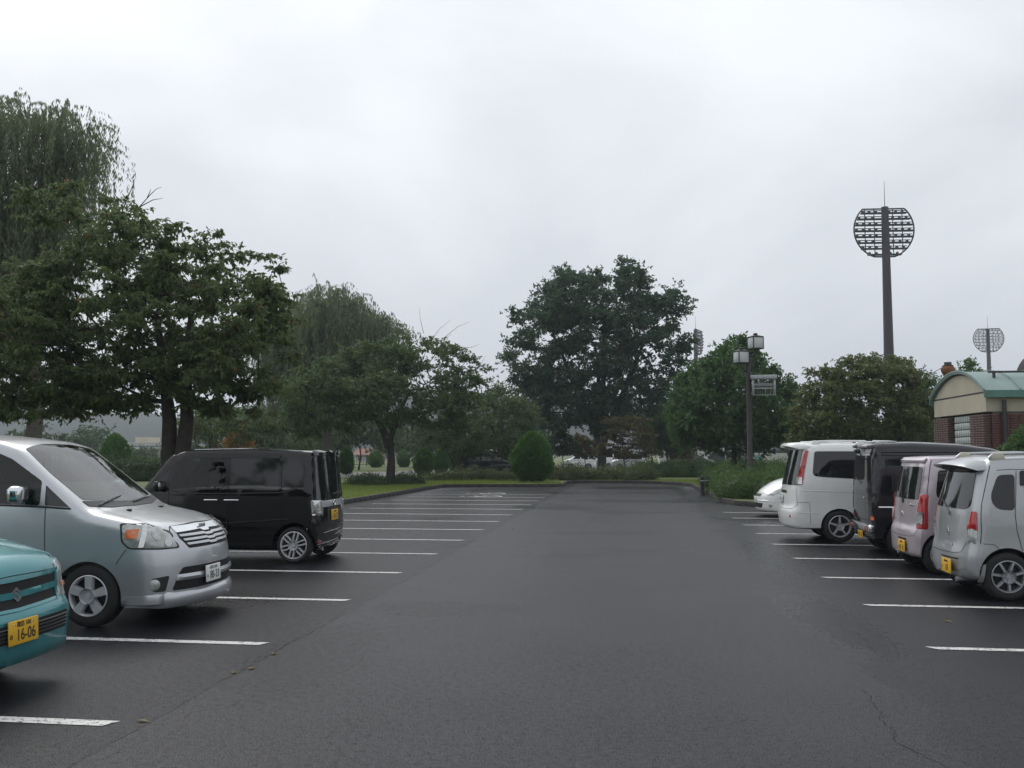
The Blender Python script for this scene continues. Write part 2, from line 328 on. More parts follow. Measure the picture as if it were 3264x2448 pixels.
class Car:
    def __init__(s, key, name, label, group, body_mat, cat='car', arches=None, arch_r=.33, cuts=(), coarse=False, pose=None, shape=None):
        s.sh = shape or SH[key]; s.key = key; nx, cy, hd, turn = pose or POSE[key]; s.L = s.sh.L; s.hw = s.sh.hw; s.body_mat = body_mat
        s.root = empty(name, (nx - hd*s.L/2, cy, 0), (0 if hd > 0 else math.pi) + R(turn)); props(s.root, label, cat, group)
        s.off = np.array([s.L/2, 0, 0]); s.coarse = coarse; s.cuts = []; s.arches = arches or []; s.arch_r = arch_r
    # --- surface queries
    def grad(s, p):
        h_ = .004; f = s.sh.f; g = np.stack([f(p[:,0]+h_, p[:,1], p[:,2]) - f(p[:,0]-h_, p[:,1], p[:,2]), f(p[:,0], p[:,1]+h_, p[:,2]) - f(p[:,0], p[:,1]-h_, p[:,2]), f(p[:,0], p[:,1], p[:,2]+h_) - f(p[:,0], p[:,1], p[:,2]-h_)], 1)
        return g/np.maximum(np.linalg.norm(g, axis=1), 1e-9)[:, None]
    def axes(s, view):
        if view == 'F': return np.array([1.,0,0]), np.array([0,1.,0]), np.array([0,0,1.])
        if view == 'R': return np.array([-1.,0,0]), np.array([0,1.,0]), np.array([0,0,1.])
        if view == 'S+': return np.array([0,1.,0]), np.array([1.,0,0]), np.array([0,0,1.])
        if view == 'S-': return np.array([0,-1.,0]), np.array([1.,0,0]), np.array([0,0,1.])
        if view == 'T': return np.array([0,0,1.]), np.array([1.,0,0]), np.array([0,1.,0])
        a = R(view[1]); return np.array([math.cos(a), math.sin(a), 0]), np.array([-math.sin(a), math.cos(a), 0]), np.array([0,0,1.])
    def uv(s, view, pts):
        d, u, v = s.axes(view)
        return [(float(np.dot(p, u)), float(np.dot(p, v))) if len(p) == 3 else tuple(p) for p in pts]
    def cast(s, view, q):
        """project plane points onto the body; returns points and normals"""
        d, u, v = s.axes(view); q = np.asarray(q, float)
        base = q[:, :1]*u + q[:, 1:2]*v
        c = np.array([-s.L/2, 0, .8]); base = base + d*np.dot(c, d)
        t = np.arange(3.6, -.6, -.012); P = base[:, None, :] + d*t[None, :, None]
        val = s.sh.f(P[..., 0], P[..., 1], P[..., 2]); hit = val < 0
        i = np.where(hit.any(1), hit.argmax(1), val.argmin(1)); tt = t[i]
        lo, hi = tt + .012, tt.copy()
        for _ in range(12):
            m_ = (lo + hi)/2; p = base + d*m_[:, None]; ins = s.sh.f(p[:,0], p[:,1], p[:,2]) < 0
            hi = np.where(ins, m_, hi); lo = np.where(ins, lo, m_)
        p = base + d*hi[:, None]; miss = ~hit.any(1)
        if miss.any():
            pm = p[miss]
            for _ in range(8): pm = pm - s.grad(pm)*s.sh.f(pm[:,0], pm[:,1], pm[:,2])[:, None]*.9
            p[miss] = pm
        return p, s.grad(p)
    # --- conforming pieces
    def panel(s, name, view, pts, m, off=.004, thick=.02, grid=.06, r=.02, parent=None, dome=0., dwidth=.04, cut=False):
        poly = rounded(s.uv(view, pts), r); P = np.array(poly)
        ar = sum(P[i-1][0]*P[i][1] - P[i][0]*P[i-1][1] for i in range(len(P)))
        if ar < 0: poly = poly[::-1]; P = P[::-1]
        # densify the border
        bp = []
        for i in range(len(P)):
            a, b = P[i], P[(i+1) % len(P)]; n = max(1, int(np.linalg.norm(b-a)/grid)); bp += [tuple(a + (b-a)*k/n) for k in range(n)]
        lo, hi = P.min(0), P.max(0)
        gx, gy = np.meshgrid(np.arange(lo[0]+grid*.5, hi[0], grid), np.arange(lo[1]+grid*.5, hi[1], grid)); q = np.stack([gx.ravel(), gy.ravel()], 1)
        if len(q):
            q = q[inside(poly, q)]
            if len(q): q = q[edge_dist(poly, q) > grid*.35]
        V2 = [Vector(p) for p in bp] + [Vector(tuple(p)) for p in q]; nb = len(bp)
        res = delaunay_2d_cdt(V2, [(i, (i+1) % nb) for i in range(nb)], [], 1, 1e-6)
        v2 = np.array([tuple(p) for p in res[0]]); F = [tuple(f_) for f_ in res[2]]
        p, nrm = s.cast(view, v2)
        o_ = np.full(len(v2), off)
        if dome: 
            e_ = np.clip(edge_dist(poly, v2)/dwidth, 0, 1); o_ = o_ + dome*np.sqrt(1 - (1 - e_)**2)
        top = p + nrm*o_[:, None]
        d, u, vv = s.axes(view)
        # orient faces outwards
        a, b, c_ = F[0]; nn = np.cross(top[b]-top[a], top[c_]-top[a])
        if np.dot(nn, d) < 0: F = [f_[::-1] for f_ in F]
        V = [tuple(x) for x in top + s.off]
        cnt = {}
        for f_ in F:
            for i in range(3): cnt[(f_[i], f_[(i+1) % 3])] = 1
        be = [e_ for e_ in cnt if (e_[1], e_[0]) not in cnt]
        if thick > 0:
            idx = {}; low = p + nrm*(off - thick)
            for a, b in be:
                for k in (a, b):
                    if k not in idx: idx[k] = len(V); V.append(tuple(low[k] + s.off))
            F = F + [(b, a, idx[a], idx[b]) for a, b in be]
        if cut:   # also cut the opening out of the body
            U = [tuple(x) for x in p + nrm*.03 + s.off]; n0 = len(U); U += [tuple(x) for x in p - nrm*.085 + s.off]
            FF = [f_ for f_ in F if len(f_) == 3] + [tuple(i + n0 for i in f_[::-1]) for f_ in F if len(f_) == 3] + [(b, a, a+n0, b+n0) for a, b in be]
            s.cuts.append((U, FF))
        return obj(name, mesh(name, V, F, m, True, 40), parent or s.root)
    def both(s, name, pts, m, **k):
        o = []
        for sg in (1, -1): o.append(s.panel(name, 'S+' if sg > 0 else 'S-', pts, m, **k))
        return o
    def corner(s, name, az, pts, m, **k):
        """the same piece on both corners; az and pts given for the left (+y) one"""
        return [s.panel(name, ('A', az), pts, m, **k), s.panel(name, ('A', -az), [(x, -y, z) for x, y, z in pts], m, **k)]
    def strip(s, name, view, pts, w=.008, m=None, off=.004, parent=None, step=.05, lift=0.):
        w = min(w, .0058) if (m is None) else w
        q = np.array(s.uv(view, pts), float); out_ = [q[0]]
        for a, b in zip(q[:-1], q[1:]):
            n = max(1, int(np.linalg.norm(b-a)/step)); out_ += [a + (b-a)*(k+1)/n for k in range(n)]
        q = np.array(out_); t = np.gradient(q, axis=0); t /= np.maximum(np.linalg.norm(t, axis=1), 1e-9)[:, None]; nrm2 = np.stack([-t[:,1], t[:,0]], 1)
        p, nr = s.cast(view, q); pl, _ = s.cast(view, q + nrm2*w/2); pr, _ = s.cast(view, q - nrm2*w/2)
        n = len(q); d = s.axes(view)[0]
        if lift:
            V = np.concatenate([pl + nr*off, p + nr*(off+lift), pr + nr*off]) + s.off; F = [(i, i+1, n+i+1, n+i) for i in range(n-1)] + [(n+i, n+i+1, 2*n+i+1, 2*n+i) for i in range(n-1)]
        else: V = np.concatenate([pl + nr*off, pr + nr*off]) + s.off; F = [(i, i+1, n+i+1, n+i) for i in range(n-1)]
        a, b, c_ = F[0][:3]
        if np.dot(np.cross(V[b]-V[a], V[c_]-V[a]), d) < 0: F = [f_[::-1] for f_ in F]
        return obj(name, mesh(name, V, F, m or M_SEAM, True, 60), parent or s.root)
    def seams(s, view, lines, w=.007):
        for l in lines: s.strip('panel_gap', view, l, w)
    def point(s, view, p):
        a, n = s.cast(view, s.uv(view, [p])); return Vector(a[0] + s.off), Vector(n[0])
    # --- body
    def body(s, cavity=False):
        sh = s.sh; st = .07 if s.coarse else .034; Mr = 56 if s.coarse else (176 if s.key == 'minivan_silver' else 124); K = 10 if s.coarse else 22
        z0 = .58; xf, xr = -.55, -s.L + .5
        def ring(sp, dirs, fn):
            n = len(dirs); lo, hi = np.zeros(n), np.full(n, 3.)
            for _ in range(26):
                m_ = (lo+hi)/2; p = sp + dirs*m_[:, None]; ins = fn(p[:,0], p[:,1], p[:,2]) < 0; lo = np.where(ins, m_, lo); hi = np.where(ins, hi, m_)
            return sp + dirs*lo[:, None]
        def shell(fn, z0, xf, xr, st, Mr, K):
            th = np.arange(Mr)/Mr*2*math.pi; cs, sn = np.cos(th), np.sin(th); rows = []
            xs = np.linspace(xr, xf, max(4, int((xf-xr)/st)))
            for k in range(K-1, 0, -1):
                ph = (k/K)**.9*math.pi/2; D = np.stack([np.full(Mr, -math.sin(ph)), math.cos(ph)*cs, math.cos(ph)*sn], 1); rows.append(ring(np.array([xr, 0, z0]), D, fn))
            for x in xs: rows.append(ring(np.array([x, 0, z0]), np.stack([0*cs, cs, sn], 1), fn))
            for k in range(1, K):
                ph = (k/K)**.9*math.pi/2; D = np.stack([np.full(Mr, math.sin(ph)), math.cos(ph)*cs, math.cos(ph)*sn], 1); rows.append(ring(np.array([xf, 0, z0]), D, fn))
            V = np.concatenate(rows); nr_ = len(rows); F = []
            tail = ring(np.array([xr, 0, z0]), np.array([[-1.,0,0]]), fn); nose = ring(np.array([xf, 0, z0]), np.array([[1.,0,0]]), fn)
            for i in range(nr_-1):
                for k in range(Mr):
                    k2 = (k+1) % Mr; F.append((i*Mr+k, i*Mr+k2, (i+1)*Mr+k2, (i+1)*Mr+k)[::-1])
            a = len(V); V = np.concatenate([V, tail, nose])
            for k in range(Mr):
                k2 = (k+1) % Mr; F.append((a, k2, k)[::-1]); F.append((a+1, (nr_-1)*Mr+k, (nr_-1)*Mr+k2)[::-1])
            return V, F
        V, F = shell(sh.f, z0, xf, xr, st, Mr, K)
        me = mesh('body', V + s.off, F, [s.body_mat, M_DARK, M_DASH], True, 0)
        o = obj('body', me, None)
        cutters = []
        if s.arches:
            mb = MB()
            for ax in s.arches:
                for sg in (1, -1):
                    mb.lathe([(1e-4, 0), (s.arch_r, 0), (s.arch_r, .62), (1e-4, .62)], 40, Matrix.Translation((ax + s.L/2, sg*(s.hw - .30), .29)) @ Matrix.Rotation(-sg*math.pi/2, 4, 'X'))
            cutters.append((mesh('cut', mb.v, mb.f, M_DARK, False), 1))
        if cavity:
            g = lambda x, y, z: np.maximum(np.maximum(sh.f(x, y, z) + .05, .62 - z), x + cavity)
            v, f_ = shell(g, 1.05, -cavity-.35, -s.L+.4, .09, 48, 8)
            cutters.append((mesh('cut', v + s.off, f_, M_DASH, False), 2))
        for U, FF in s.cuts: cutters.append((mesh('cut', U, FF, M_SEAM, False), 1))
        tmp = []
        for me_c, mi in cutters:
            me_c.polygons.foreach_set('material_index', [0]*len(me_c.polygons))
            c_ = bpy.data.objects.new('cutter', me_c); col.objects.link(c_); tmp.append(c_)
            bm = bmesh.new(); bm.from_mesh(me_c); bmesh.ops.remove_doubles(bm, verts=bm.verts, dist=1e-5); bmesh.ops.recalc_face_normals(bm, faces=bm.faces); bm.to_mesh(me_c); bm.free()
            md = o.modifiers.new('b', 'BOOLEAN'); md.operation = 'DIFFERENCE'; md.solver = 'EXACT'; md.object = c_; md.material_mode = 'TRANSFER'
        if tmp:
            bpy.context.view_layer.update(); dg = bpy.context.evaluated_depsgraph_get()
            nm = bpy.data.meshes.new_from_object(o.evaluated_get(dg)); o.modifiers.clear(); old = o.data; o.data = nm; bpy.data.meshes.remove(old)
            for c_ in tmp: md_ = c_.data; bpy.data.objects.remove(c_); bpy.data.meshes.remove(md_)
            nm.name = 'body'
        o.data.polygons.foreach_set('use_smooth', [True]*len(o.data.polygons)); o.data.set_sharp_from_angle(angle=R(38))
        o.parent = s.root; s.bodyobj = o
        return o
    def wheels(s, xs, r=.29, rim=.19, wid=.165, style='5', m=None, inset=.03, sides=(1, -1)):
        m = m or M_ALLOY; proto = {}
        for x in xs:
            for sg in sides:
                e_ = empty('wheel', (x + s.L/2, sg*(s.hw - inset), r), 0 if sg < 0 else math.pi, s.root)
                if not proto:
                    rot = Matrix.Rotation(math.pi/2, 4, 'X')   # lathe axis -> -y (outwards)
                    ty = MB(); ty.lathe([(rim, -.004), (rim+.012, .006), ((r+rim)/2, .012), (r-.03, .006), (r-.008, -.012), (r, -.04), (r, -wid+.04), (r-.01, -wid+.012), (rim, -wid)], 48, rot)
                    proto['tyre'] = mesh('tyre', ty.v, ty.f, M_RUB, True, 30)
                    rm = MB(); rm.lathe([(rim+.004, .004), (rim-.004, .008), (rim-.014, -.002), (rim-.02, -.03), (rim-.022, -wid+.02)], 48, rot)
                    n = int(style[0]); wid0, wid1 = {'5':(.075,.10), '6':(.026,.026), '7':(.035,.03), '8':(.03,.028), '4':(.05,.036)}[style[0]]
                    if 's' in style: wid0, wid1 = .052, .03
                    for k in range(n):
                        a = 2*math.pi*k/n + .3
                        for dd in ((-1, 1) if 'd' in style else (0,)):
                            rd = Vector((math.cos(a), 0, math.sin(a))); tg = Vector((-math.sin(a), 0, math.cos(a)))
                            sec = []
                            for rr, ww, dep, th in ((.03, wid0, -.012, .035), (rim*.55, (wid0+wid1)/2, -.004, .03), (rim-.008, wid1, -.006, .025)):
                                cpos = rd*rr + tg*dd*(.022 if rr > .05 else .015)*(1.35 if rr > .1 else 1)
                                sec.append([cpos + tg*ww/2*.8 + Vector((0, dep, 0))*-1*0 + Vector((0, -dep-.012, 0)), cpos - tg*ww/2*.8 + Vector((0, -dep-.012, 0)), cpos - tg*ww/2 + Vector((0, -dep+th, 0)), cpos + tg*ww/2 + Vector((0, -dep+th, 0))])
                            V = [p for q in sec for p in q]; rm.add(V, [(i*4+j, i*4+(j+1) % 4, i*4+4+(j+1) % 4, i*4+4+j) for i in range(2) for j in range(4)] + [(8,9,10,11)])
                    rm.lathe([(.075, .03), (.07, -.002), (.06, -.008), (.0001, -.008)][::1], 24, rot); rm.lathe([(.032, 0), (.03, .012), (.0001, .014)], 20, rot)
                    if '5' == style:   # wheel nuts
                        for k in range(5):
                            a = 2*math.pi*k/5 + .93; rm.lathe([(.013, -.006), (.013, .006), (.0001, .007)], 8, Matrix.Translation((.052*math.cos(a), 0, .052*math.sin(a))) @ rot)
                    proto['rim'] = mesh('rim', rm.v, rm.f, m, True, 35)
                    bk = MB(); bk.lathe([(.0001, -.06), (rim-.02, -.06)], 32, rot); bk.lathe([(.0001, -.055), (rim*.72, -.055), (rim*.72, -.06)], 32, rot)
                    proto['brake'] = mesh('brake_disc', bk.v, bk.f, M_BLK, True, 35)
                obj('tyre', proto['tyre'], e_); obj('rim', proto['rim'], e_, (0, -.004, 0)); obj('brake_disc', proto['brake'], e_)
    def plate(s, pos, az, yellow, top, num, kana, tilt=0, w_=.33, h_=.165, label=None):
        a = R(az); n = Vector((math.cos(a), math.sin(a), 0)); up = Vector((0, 0, 1)); rt = up.cross(n)
        Mx = Matrix((( rt.x, up.x, n.x, pos[0] + s.L/2), (rt.y, up.y, n.y, pos[1]), (rt.z, up.z, n.z, pos[2]), (0, 0, 0, 1))) @ Matrix.Rotation(tilt, 4, 'X')
        p = rbox('number_plate', (w_, h_, .012), .005, M_PLY if yellow else M_PLW, s.root, seg=2); p.matrix_local = Mx
        if label: p['label'] = label
        ink = M_INKB if yellow else M_INKG; z = .0065
        def worn(name, x, y, w_, h_): MB().box((x, y, z), (w_, h_, .0012)).build(name, ink, p)     # characters too blurred to read
        if top: text('region_text', top, .042, ink, p, Matrix.Translation((0, .052, z)))
        else: worn('region_mark', 0, .053, .12, .022)
        if num: text('number_text', num, .108, ink, p, Matrix.Translation((.022, -.022, z)), sx=.86)
        else:
            for x_ in (-.075, -.03, .055, .105): worn('number_mark', x_, -.024, .022, .07)
        if kana: text('kana_text', kana, .042, ink, p, Matrix.Translation((-.142, -.024, z)))
        else: worn('kana_mark', -.140, -.024, .022, .026)
        for sx_ in (-1, 1): MB().lathe([(.007, 0), (.006, .002), (.0001, .0025)], 10).build('bolt', M_CHROME, p, loc=(sx_*.10, .055, .006))
        return p
    def mirror_pair(s, x, z, m, d=(.10, .20, .15), y=None):
        for sg in (1, -1):
            yy = sg*((y or s.hw) + .09)
            o = rbox('wing_mirror', d, .045, m, s.root, (x + s.L/2, yy, z), (0, 0, sg*R(-8)), seg=4)
            MB().box((-.01, -sg*.11, -.03), (.05, .10, .04)).build('mirror_arm', M_BLK, o)
            rbox('mirror_glass', (.006, .16, .11), .002, M_CHROME, o, (-d[0]/2 - .002, 0, 0), seg=1)
    def handle(s, view, p, w_=.17, m=None):
        q, n = s.point(view, p); o = rbox('door_handle', (w_, .03, .028), .011, m or s.body_mat, s.root, q + n*.016)
        return o
    def wiper(s, view, a, b, m=None):
        (pa, na), (pb, nb) = s.point(view, a), s.point(view, b); mid = (pa+pb)/2 + (na+nb)*.012
        MB().tube([pa + na*.012, mid, pb + nb*.012], [.009, .006, .004], 6).build('wiper', M_BLK, s.root)
    def seats(s, rows, z=.62, m=None):
        for x in rows:
            for y in (-.36, .36):
                y *= s.hw/.85
                o = rbox('seat', (.48, .46, .16), .05, m or M_SEAT, s.root, (x + s.L/2, y, z+.08))
                rbox('seat_back', (.14, .45, .62), .05, m or M_SEAT, o, (-.24, 0, .34), (0, R(-12), 0)); rbox('head_rest', (.09, .25, .17), .04, m or M_SEAT, o, (-.33, 0, .74), (0, R(-10), 0))
    def dash(s, x, z, d=.4):
        o = rbox('dashboard', (d, s.hw*1.72, .22), .06, M_DASH, s.root, (x + s.L/2, 0, z))
        w0 = MB(); w0.tube([(.17*math.cos(t), .17*math.sin(t), 0) for t in np.linspace(0, 2*math.pi, 25)], .013, 6); w0.box((0, 0, -.02), (.10, .08, .03)); w0.box((0, 0, -.005), (.03, .32, .015))
        w0.build('steering_wheel', M_BLK, s.root, True, loc=(x - d/2 - .10 + s.L/2, -.36*s.hw/.85, z + .06), rot=(0, R(62), 0))
    def under(s):
        MB().box((0, 0, .24), (s.L*.72, s.hw*1.5, .12)).build('underbody', M_DARK, s.root)
P_SILVER = paint('paint_silver', (.50,.515,.535), .7, .34)
P_SILVER2 = paint('paint_silver_warm', (.44,.455,.465), .65, .38)
P_TEAL = paint('paint_teal', (.035,.235,.255), .45, .33)
P_BLACK = paint('paint_black', (.006,.006,.007), .0, .4, 1., 0.)
P_PINK = paint('paint_pink', (.50,.435,.475), .45, .4)
P_WHITE = paint('paint_white', (.80,.81,.79), .0, .35, .7)
P_VAN = paint('paint_van_black', (.011,.012,.016), .0, .4, 1., .1)
SB = ('S+', 'S-')
def disc(car, name, view, c, r_, m, parent=None, off=.004, dome=0., n=18, grid=.05, thick=.01):
    c = car.uv(view, [c])[0]
    return car.panel(name, view, [(c[0] + r_*math.cos(t), c[1] + r_*math.sin(t)) for t in np.arange(n)/n*2*math.pi], m, off=off, thick=thick, grid=grid, r=0, parent=parent, dome=dome, dwidth=r_)
def ybar(name, m, parent, prof, ys, scale=None, loc=(0,0,0)):
    """a section (x,z) carried across the car through the given (y, shift_x, shift_z, scale) stations"""
    V, F = [], []; n = len(prof); cx = sum(p[0] for p in prof)/n; cz = sum(p[1] for p in prof)/n
    for (y, dx, dz, k) in ys:
        for x, z in prof: V.append((cx + (x-cx)*k + dx, y, cz + (z-cz)*k + dz))
    for i in range(len(ys)-1):
        for j in range(n): F.append((i*n+j, i*n+(j+1) % n, (i+1)*n+(j+1) % n, (i+1)*n+j))
    F.append(tuple(range(n))[::-1]); F.append(tuple((len(ys)-1)*n + j for j in range(n)))
    me = mesh(name, V, F, m, True, 50)
    bm = bmesh.new(); bm.from_mesh(me); bmesh.ops.recalc_face_normals(bm, faces=bm.faces); bm.to_mesh(me); bm.free()
    return obj(name, me, parent, loc)
def rails(car, y, x0, x1, m, foot=M_BEIGE, h_=.05, nfeet=2):
    for sg in (1, -1):
        pts = []
        for x in np.linspace(x0, x1, 9):
            p, n = car.point('T', (x, sg*y)); pts.append(p + Vector((0, 0, h_)))
        o = MB().tube([pts[0] - Vector((.05, 0, h_*.9))] + pts + [pts[-1] + Vector((.08, 0, -h_*.9))], .017, 8).build('roof_rail', m, car.root, True)
        for x in np.linspace(x0 + .05, x1 - .05, nfeet):
            p, n = car.point('T', (x, sg*y)); rbox('rail_foot', (.17, .045, h_ + .035), .018, foot, o, p + Vector((0, 0, h_*.5)), taper=(.7, .9))
def s_emblem(car, p, az, size=.10):
    """slanted letter-like chrome mark of two hooks"""
    poly = [(.0,.5),(.5,.16),(.5,.02),(.0,.30),(-.2,.18),(.5,-.14),(.42,-.30),(.0,-.5),(-.5,-.16),(-.5,-.02),(.0,-.30),(.2,-.18),(-.5,.14),(-.42,.30)]
    q, n = car.point(az, p); rt = Vector((0,0,1)).cross(n).normalized(); up = n.cross(rt)
    Mx = Matrix(((rt.x, up.x, n.x, q.x), (rt.y, up.y, n.y, q.y), (rt.z, up.z, n.z, q.z), (0,0,0,1)))
    o = MB().prism([(x*size, y*size) for x, y in poly], 0.002, .014).build('emblem', M_CHROME, car.root); o.matrix_local = Mx @ Matrix.Diagonal((.9, 1, 1, 1)); return o

def car_minivan_silver():
    c = Car('minivan_silver', 'minivan', 'silver minivan facing the aisle between the teal and the black car, plate 88-33', 'cars parked on the left side', P_SILVER, 'minivan', arches=[-.99, -3.815], arch_r=.345)
    for v in SB:
        c.panel('quarter_window', v, [(-1.215,1.15),(-1.47,1.165),(-1.485,1.36)], M_PRIV, r=.015, thick=.006)
        c.panel('side_window', v, [(-1.525,1.165),(-2.38,1.19),(-2.40,1.695),(-2.08,1.69),(-1.88,1.615),(-1.535,1.40)], M_TINT, r=.03, thick=0, cut=True)
        c.panel('side_window', v, [(-2.49,1.19),(-3.35,1.2),(-3.35,1.70),(-2.5,1.70)], M_PRIV, r=.05)
        c.panel('side_window', v, [(-3.43,1.2),(-4.28,1.24),(-4.22,1.66),(-3.43,1.70)], M_PRIV, r=.06)
        c.seams(v, [[(-1.46,1.15),(-1.44,.8),(-1.40,.35)], [(-2.45,1.73),(-2.45,.32)], [(-3.40,1.73),(-3.42,.95),(-3.46,.62)], [(-1.44,.30),(-2.44,.30),(-3.4,.32)]])
        c.seams(v, [[(-.60,.755),(-.67,.66),(-.70,.61)]], .007)
        c.strip('window_trim', v, [(-1.2,1.135),(-1.5,1.152),(-2.4,1.178),(-3.4,1.19)], .02, M_BLK, lift=.006)
        c.panel('bumper_skirt', v, [(-.645,.30),(-.30,.325),(-.22,.30),(-.22,.21),(-.645,.205)], P_SILVER, r=.02, off=.006, thick=.03, dome=.014, dwidth=.05)
        c.handle(v, (-2.3, .98)); c.handle(v, (-2.62, .98))
    c.panel('windscreen', 'T', [(-1.06,0),(-1.09,.35),(-1.17,.665),(-1.52,.66),(-1.84,.595),(-1.90,.3),(-1.905,0),(-1.90,-.3),(-1.84,-.595),(-1.52,-.66),(-1.17,-.665),(-1.09,-.35)], M_CLEAR, r=.03, thick=0, cut=True, grid=.09)
    c.panel('cowl', 'T', [(-.965,0),(-1.0,.4),(-1.09,.68),(-1.16,.69),(-1.085,.36),(-1.052,0),(-1.085,-.36),(-1.16,-.69),(-1.09,-.68),(-1.0,-.4)], M_BLK, r=.01, off=.006, grid=.05)
    c.wiper('T', (-1.06,-.55), (-1.13,-.02)); c.wiper('T', (-1.03,.05), (-1.12,.55))
    for sg in (1, -1):
        c.strip('panel_gap', 'T', [(-1.05,sg*.60),(-.80,sg*.635),(-.58,sg*.65),(-.46,sg*.635),(-.40,sg*.60)], .010)
        rbox('washer_nozzle', (.04,.05,.018), .007, M_BLK, c.root, c.point('T', (-.86, sg*.33))[0] + Vector((0,0,.008)))
    c.strip('panel_gap', 'F', [(-.55,.905),(-.48,.945),(0,.958),(.48,.945),(.55,.905)], .010)
    # headlamps
    hl = [(-.70,.81,1.0),(-.50,.68,.99),(-.31,.545,.905),(-.185,.57,.745),(-.30,.75,.745),(-.58,.84,.755),(-.66,.84,.82)]
    rings = c.corner('headlamp_surround', 50, hl, M_BLK, r=.03, off=.003, thick=.02)
    hl2 = [(-.675,.81,.985),(-.50,.68,.972),(-.325,.56,.892),(-.205,.585,.758),(-.30,.75,.758),(-.575,.84,.77),(-.64,.84,.83)]
    lamps = c.corner('headlamp', 50, hl2, M_LENS, r=.03, off=.007, thick=.015, dome=.012)
    for sg, lp in zip((1, -1), lamps):
        az = ('A', 50*sg)
        c.panel('indicator_lens', az, [(-.63,sg*.81,.935),(-.555,sg*.735,.935),(-.545,sg*.785,.855),(-.61,sg*.835,.855)], M_ORANGE, r=.012, off=.026, thick=.006, parent=lp)
        disc(c, 'reflector', az, (-.40, sg*.66, .885), .062, M_LENS, lp, off=.024, dome=.008, thick=.003)
        disc(c, 'reflector', az, (-.285, sg*.66, .80), .036, M_ALLOY, lp, off=.024, dome=.006, thick=.003)
        c.panel('lamp_divider', az, [(-.535,sg*.71,.965),(-.49,sg*.69,.965),(-.49,sg*.76,.77),(-.52,sg*.79,.77)], M_REFL, r=.008, off=.026, thick=.006, parent=lp)
    # grille
    g = c.panel('grille', 'F', [(-.475,.935),(.475,.935),(.505,.84),(.44,.735),(-.44,.735),(-.505,.84)], M_DARK, r=.02, off=.004)
    c.panel('grille_bar', 'F', [(-.48,.942),(.48,.942),(.50,.885),(.10,.895),(.06,.875),(-.06,.875),(-.10,.895),(-.50,.885)], M_CHROME, r=.004, off=.010, thick=.012, parent=g)
    for z, hw_ in ((.853,.495),(.812,.475),(.772,.455)):
        c.panel('grille_bar', 'F', [(-hw_,z+.012),(-.10,z+.014),(-.06,z+.004),(.06,z+.004),(.10,z+.014),(hw_,z+.012),(hw_-.01,z-.008),(.10,z-.008),(.06,z-.018),(-.06,z-.018),(-.10,z-.008),(-hw_+.01,z-.008)], M_ALLOY, r=.002, off=.012, thick=.014, parent=g)
    q, n = c.point('F', (0,.915)); em = rbox('emblem', (.018,.13,.055), .008, M_ALLOYD, g, q + n*.012)
    text('emblem_mark', 'N', .05, M_CHROME, em, Matrix(((0,0,1,.010),(1,0,0,0),(0,1,0,0),(0,0,0,1))), .003)
    # bumper openings
    i1 = c.panel('air_intake', 'F', [(-.545,.56),(.545,.56),(.60,.49),(.655,.345),(-.655,.345),(-.60,.49)], M_DARK, r=.03, off=.003)
    c.panel('intake_bar', 'F', [(-.61,.495),(.61,.495),(.625,.435),(-.625,.435)], P_SILVER, r=.01, off=.012, thick=.02, dome=.012, dwidth=.02, parent=i1)
    fg = c.corner('fog_lamp_recess', 55, [(-.345,.83,.475),(-.20,.74,.495),(-.225,.765,.345),(-.33,.81,.345)], M_BLK, r=.025, off=.003)
    for sg, f_ in zip((1,-1), fg): disc(c, 'fog_lamp', ('A', 55*sg), (-.315, sg*.82, .415), .052, M_LENS, f_, off=.006, dome=.012, grid=.03)
    bow = lambda y: -.28*(abs(y)/.85)**2.4
    ybar('front_lip', P_SILVER, c.root, [(-.17+c.L/2,.335),(-.07+c.L/2,.335),(-.05+c.L/2,.315),(-.035+c.L/2,.28),(-.045+c.L/2,.215),(-.07+c.L/2,.185),(-.17+c.L/2,.185)], [(y, bow(y)-max(0,abs(y)-.70)*1.1-(.05 if abs(y)>.81 else 0), -.0, 1-max(0,abs(y)-.74)*2.5) for y in (-.83,-.81,-.78,-.74,-.7,-.62,-.5,-.35,-.2,0,.2,.35,.5,.62,.7,.74,.78,.81,.83)])
    c.plate((-.045,-.13,.465), 0, False, '松本 500', '88-33', '', tilt=-.06)
    c.mirror_pair(-1.66, 1.275, M_CHROME, (.13,.23,.17), .86)
    c.seats([-2.0]); c.dash(-1.42, 1.02, .55); c.under()
    c.body(cavity=1.08); c.wheels([-.99, -3.815], .305, .195, .19, '5', M_ALLOY, inset=.035)
